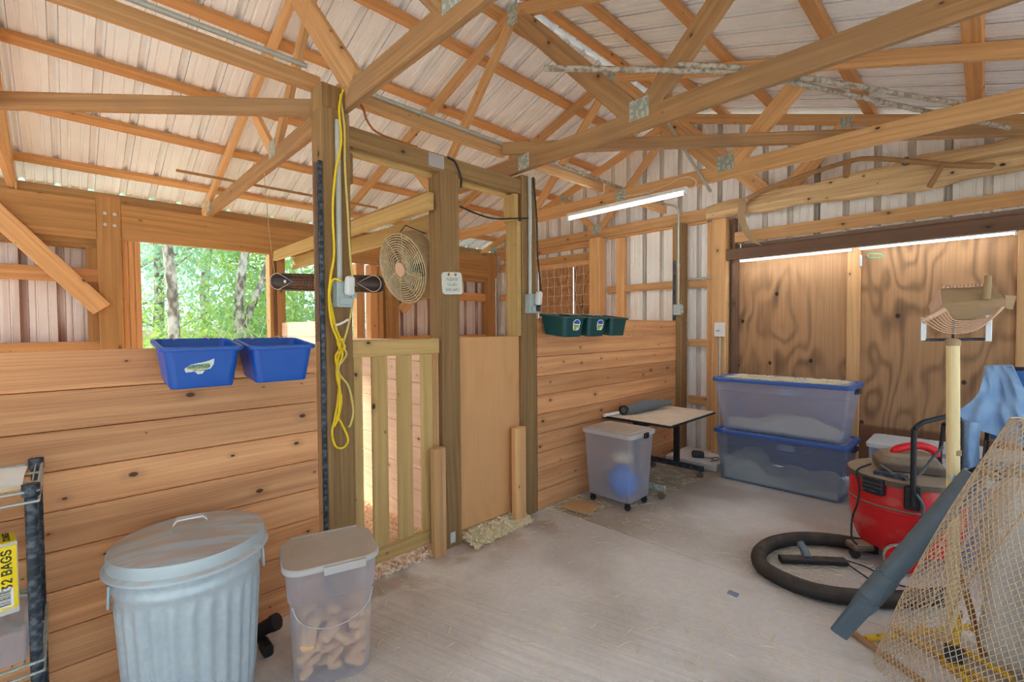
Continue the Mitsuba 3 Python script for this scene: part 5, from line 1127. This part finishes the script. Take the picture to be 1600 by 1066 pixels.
# cardboard, concrete ledge, device
cbm = MB(); cbm.beam((-2.36, 2.92, .016), (-2.12, 2.95, .016), .20, .018, ch=.003); single('cardboard_piece', cbm, 'cardboard', 'flat torn piece of cardboard on the floor by the plank wall', 'cardboard')
single('concrete_ledge', MB().box(-2.38, -1.84, 4.62, 5.14, 0, .075, ch=.012), 'curb', 'pale low concrete ledge in the corner behind the table leg', 'ledge')
dv = thing('charger', 'small black ribbed charger with a cord lying on the concrete ledge', 'charger'); q = rbox(.12, .10, .055, .012); part(dv, 'case', (xf(q[0], (-2.10, 4.78, .076), .5), q[1], q[2]), 'device_black', 30)
for i in range(3): part(dv, 'rib', MB().beam(np.array([-2.10, 4.78, .134]) + np.array([-.03 + .03 * i, -.035, 0]), np.array([-2.10, 4.78, .134]) + np.array([-.05 + .03 * i, .035, 0]), .012, .010), 'device_black')
part(dv, 'cord', MB().tube([(-2.05, 4.77, .08), (-1.98, 4.74, .10), (-1.94, 4.78, .082), (-1.97, 4.83, .082), (-1.92, 4.86, .09), (-1.90, 4.78, .082), (-1.93, 4.70, .082)], .005, 6, smooth_pts=5), 'cloth_grey', True)
single('floor_clip', MB().box(-.955, -.905, 2.55, 2.585, .0, .008, ch=.003), 'tote_grey', 'flat grey scrap on the open concrete floor', 'scrap')
single('blue_tape', MB().box(-2.4395, -2.4375, 1.80, 1.84, .03, .10), 'lid_pale', 'bit of pale blue tape at the foot of the gate post', 'tape')

# ================================================================== litter
def flake_mesh(n, fn, seed, s=(.008, .022)):
    r = np.random.default_rng(seed); m = MB()
    V, F = [], []
    for i in range(n):
        p = np.array(fn(r)); a = r.normal(size=3); b = r.normal(size=3); a /= np.linalg.norm(a); b -= a * (a @ b); b /= np.linalg.norm(b); a[2] *= .5; b[2] *= .5
        l, w = r.uniform(*s), r.uniform(.003, .009); up_ = np.array([0, 0, w * .5]); k_ = len(V)
        V += [p - a * l - b * w, p - a * l + b * w, p + up_ - b * w, p + up_ + b * w, p + a * l - b * w, p + a * l + b * w]
        F += [[k_, k_ + 1, k_ + 3, k_ + 2], [k_ + 2, k_ + 3, k_ + 5, k_ + 4]]
    return m.add(V, F)
single('wood_shavings', flake_mesh(9000, lambda r: (-2.62 - 1.9 * r.uniform(0, 1) ** 1.2, r.uniform(1.82, 3.2) if r.random() < .25 else r.uniform(.9, 1.76), .028 + .02 * r.random()), 3), 'shaving', 'pale wood shavings bedding the stall floor behind the gate', 'shavings', kind='stuff')
single('wood_shavings', flake_mesh(1500, lambda r: (-2.60 + .19 * r.uniform(0, 1) ** 1.3, r.uniform(1.16, 1.74), .010 + .012 * r.random()), 4), 'shaving', 'strip of white shavings spilling out under the gate', 'shavings', kind='stuff')
def pile(r):
    y = r.uniform(1.91, 2.50); w = .17 * (1 - .35 * (y - 1.9)); q = r.uniform(0, 1); x = -2.472 + w * q; return (x, y, .008 + .055 * (1 - q) * r.uniform(.2, 1))
single('wood_shavings', flake_mesh(2600, pile, 6), 'straw', 'heap of straw and shavings along the foot of the plywood panel', 'shavings', kind='stuff')
single('loose_straw', straw_mesh(560, lambda r: (r.uniform(-2.35, -.2), 1.0 + 2.6 * r.random() ** 1.2, .004), (.02, .085), .0015, 9, .05), 'straw', 'scattered straw on the open concrete floor', 'straw', kind='stuff')
single('loose_straw', straw_mesh(220, lambda r: (-.78 + r.normal() * .13, 3.25 + r.normal() * .13, .006), (.03, .09), .0012, 10, .1), 'straw', 'straw gathered inside the loop of the vacuum hose', 'straw', kind='stuff')
single('loose_straw', straw_mesh(420, lambda r: (r.uniform(-2.40, -1.85), r.uniform(3.6, 4.62), .006 + .012 * r.random()), (.02, .07), .0013, 11, .2), 'straw', 'straw and dirt under the beige table', 'straw', kind='stuff')
single('loose_straw', straw_mesh(260, lambda r: (-2.43 + .35 * r.random() ** 2, r.uniform(2.68, 3.2), .005), (.02, .07), .0012, 15, .1), 'straw', 'straw along the foot of the tall plank wall', 'straw', kind='stuff')

# ================================================================== trees outside
def leaves(centres, n, spread, size, seed, zmin=.1):
    r = np.random.default_rng(seed); c = np.asarray(centres, float); idx = r.integers(0, len(c), n); sp = np.asarray(spread)
    p = c[idx, :3] + r.normal(size=(n, 3)) * (c[idx, 3:4]) * sp; p[:, 2] = np.maximum(p[:, 2], zmin)
    a = r.normal(size=(n, 3)); a /= np.linalg.norm(a, axis=1, keepdims=True); b = r.normal(size=(n, 3)); b -= a * (a * b).sum(1, keepdims=True); b /= np.linalg.norm(b, axis=1, keepdims=True)
    s = r.uniform(*size, n)[:, None]
    V = np.stack([p - a * s, p + b * s * .42, p + a * s, p - b * s * .42], 1).reshape(-1, 3); F = np.arange(4 * n).reshape(n, 4); return MB().add(V, F)
def tree(x, y, h, r0, lean, lab, leaf, seed, nleaf=5200, fork=False, crown0=.25, wide=1.5):
    t = thing('tree', lab, 'tree'); r = np.random.default_rng(seed); base = np.array([x, y, -.14]); tip = base + np.array([lean[0], lean[1], h])
    P = spline([base, base + (tip - base) * .35 + r.normal(size=3) * .07, base + (tip - base) * .7 + r.normal(size=3) * .1, tip], 8); part(t, 'trunk', MB().tube(P, np.linspace(r0, r0 * .35, len(P)), 12), 'bark', True); cs = []
    if fork:
        b0 = P[5]; Q = spline([b0, b0 + [.05, .45, 1.2], b0 + [.1, .8, 2.6], b0 + [.1, 1.0, 4.4]], 8); part(t, 'fork', MB().tube(Q, np.linspace(r0 * .7, r0 * .25, len(Q)), 10), 'bark', True)
    for i in range(11):
        s = crown0 + (1 - crown0) * (i + r.random()) / 11; b0 = P[min(int(s * (len(P) - 1)), len(P) - 1)]; a = r.uniform(0, 2 * PI); l = wide * (1.1 - .5 * s) * r.uniform(.7, 1.25)
        e = b0 + np.array([math.cos(a) * l, math.sin(a) * l, l * .35]); md = (b0 + e) / 2 + [0, 0, .1]; part(t, 'branch', MB().tube([b0, md, e], [r0 * .25, r0 * .16, r0 * .06], 6), 'bark', True); cs += [(*e, .45 * wide / 1.5), (*md, .4 * wide / 1.5), (*(e + [0, 0, .5]), .4)]
    part(t, 'foliage', leaves(cs, nleaf, (1, 1, .75), (.045, .085), seed), leaf, kind='stuff')
tree(-9.2, 1.25, 6.2, .10, (.1, -.2), 'tree with a pale stout trunk left in the view through the first stall opening', 'leaf_cool', 21, 4200, crown0=.5, wide=1.5)
tree(-9.8, 2.38, 7.0, .105, (.2, .35), 'fork-trunked pale tree in the middle of the view through the first stall opening', 'leaf_cool', 22, 4200, True, .5, 1.7)
tree(-11.5, 3.3, 6.0, .10, (0, .2), 'light green leafy tree right in the view through the first stall opening', 'leaf_warm', 23, 5200, crown0=.12, wide=1.4)
tree(-12.5, 1.4, 6.5, .12, (.2, .2), 'blue-green tree behind the pale stout trunk', 'leaf_cool', 24, 4200, crown0=.15, wide=1.6)
tree(-10.5, 4.5, 6.2, .11, (0, .2), 'leafy tree seen through the second stall opening above the partition', 'leaf_warm', 25, 5200, crown0=.1, wide=1.6)
tree(-15.0, 3.0, 8.0, .14, (0, .2), 'taller background tree behind the forked tree', 'leaf_cool', 26, 3800, crown0=.15, wide=2.2)
tree(-15.5, 5.2, 7.5, .14, (0, .2), 'background tree behind the second stall opening', 'leaf_cool', 27, 3800, crown0=.1, wide=2.2)
tree(-15.0, .8, 7.5, .14, (0, .2), 'background tree at the left edge of the first stall opening', 'leaf_cool', 28, 3600, crown0=.15, wide=2.1)
def shrub(x, y, h, seed, lab, leaf, n=3200):
    t = thing('shrub', lab, 'shrub'); r = np.random.default_rng(seed); cs = []
    for i in range(9):
        a = r.uniform(0, 2 * PI); e = np.array([x + math.cos(a) * h * .5, y + math.sin(a) * h * .5, h * r.uniform(.5, 1.0)]); part(t, 'stem', MB().tube([(x, y, -.14), ((x + e[0]) / 2, (y + e[1]) / 2, e[2] * .6), e], [.012, .009, .004], 5), 'twig', True); cs += [(*e, .30), (*((e + [x, y, .2]) / 2), .3)]
    part(t, 'foliage', leaves(cs, n, (1, 1, .7), (.03, .06), seed), leaf, kind='stuff')
for i, (x, y, h, l) in enumerate(((-9.6, 1.75, 1.3, 'leaf_warm'), (-10.2, 2.6, 1.5, 'leaf_warm'), (-10.8, 3.4, 1.7, 'leaf_cool'), (-11.2, 4.4, 1.8, 'leaf_cool'), (-12.0, 2.0, 1.9, 'leaf_warm'), (-12.0, 3.9, 2.0, 'leaf_warm'))):
    shrub(x, y, h, 40 + i, ['sunlit low bush in front of the pale stout trunk', 'yellow-green bush below the forked tree', 'cool green bush at the right of the first stall opening', 'bush seen low through the second stall opening', 'sunlit bush behind the stout trunk', 'sunlit bush in front of the light green tree'][i], l)
t = thing('dead_brush', 'tangle of bare pale twigs low in the first stall opening', 'brush'); r_ = np.random.default_rng(77)
for i in range(26):
    b0 = np.array([-8.2 + r_.normal() * .25, 2.15 + r_.normal() * .4, -.14]); e = b0 + np.array([r_.normal() * .3, r_.normal() * .65, r_.uniform(1.2, 2.0)]); md = (b0 + e) / 2 + [0, r_.normal() * .2, .3]
    part(t, 'twig', MB().tube([b0, md, e], [.010, .008, .003], 5, smooth_pts=5), 'twig', True)
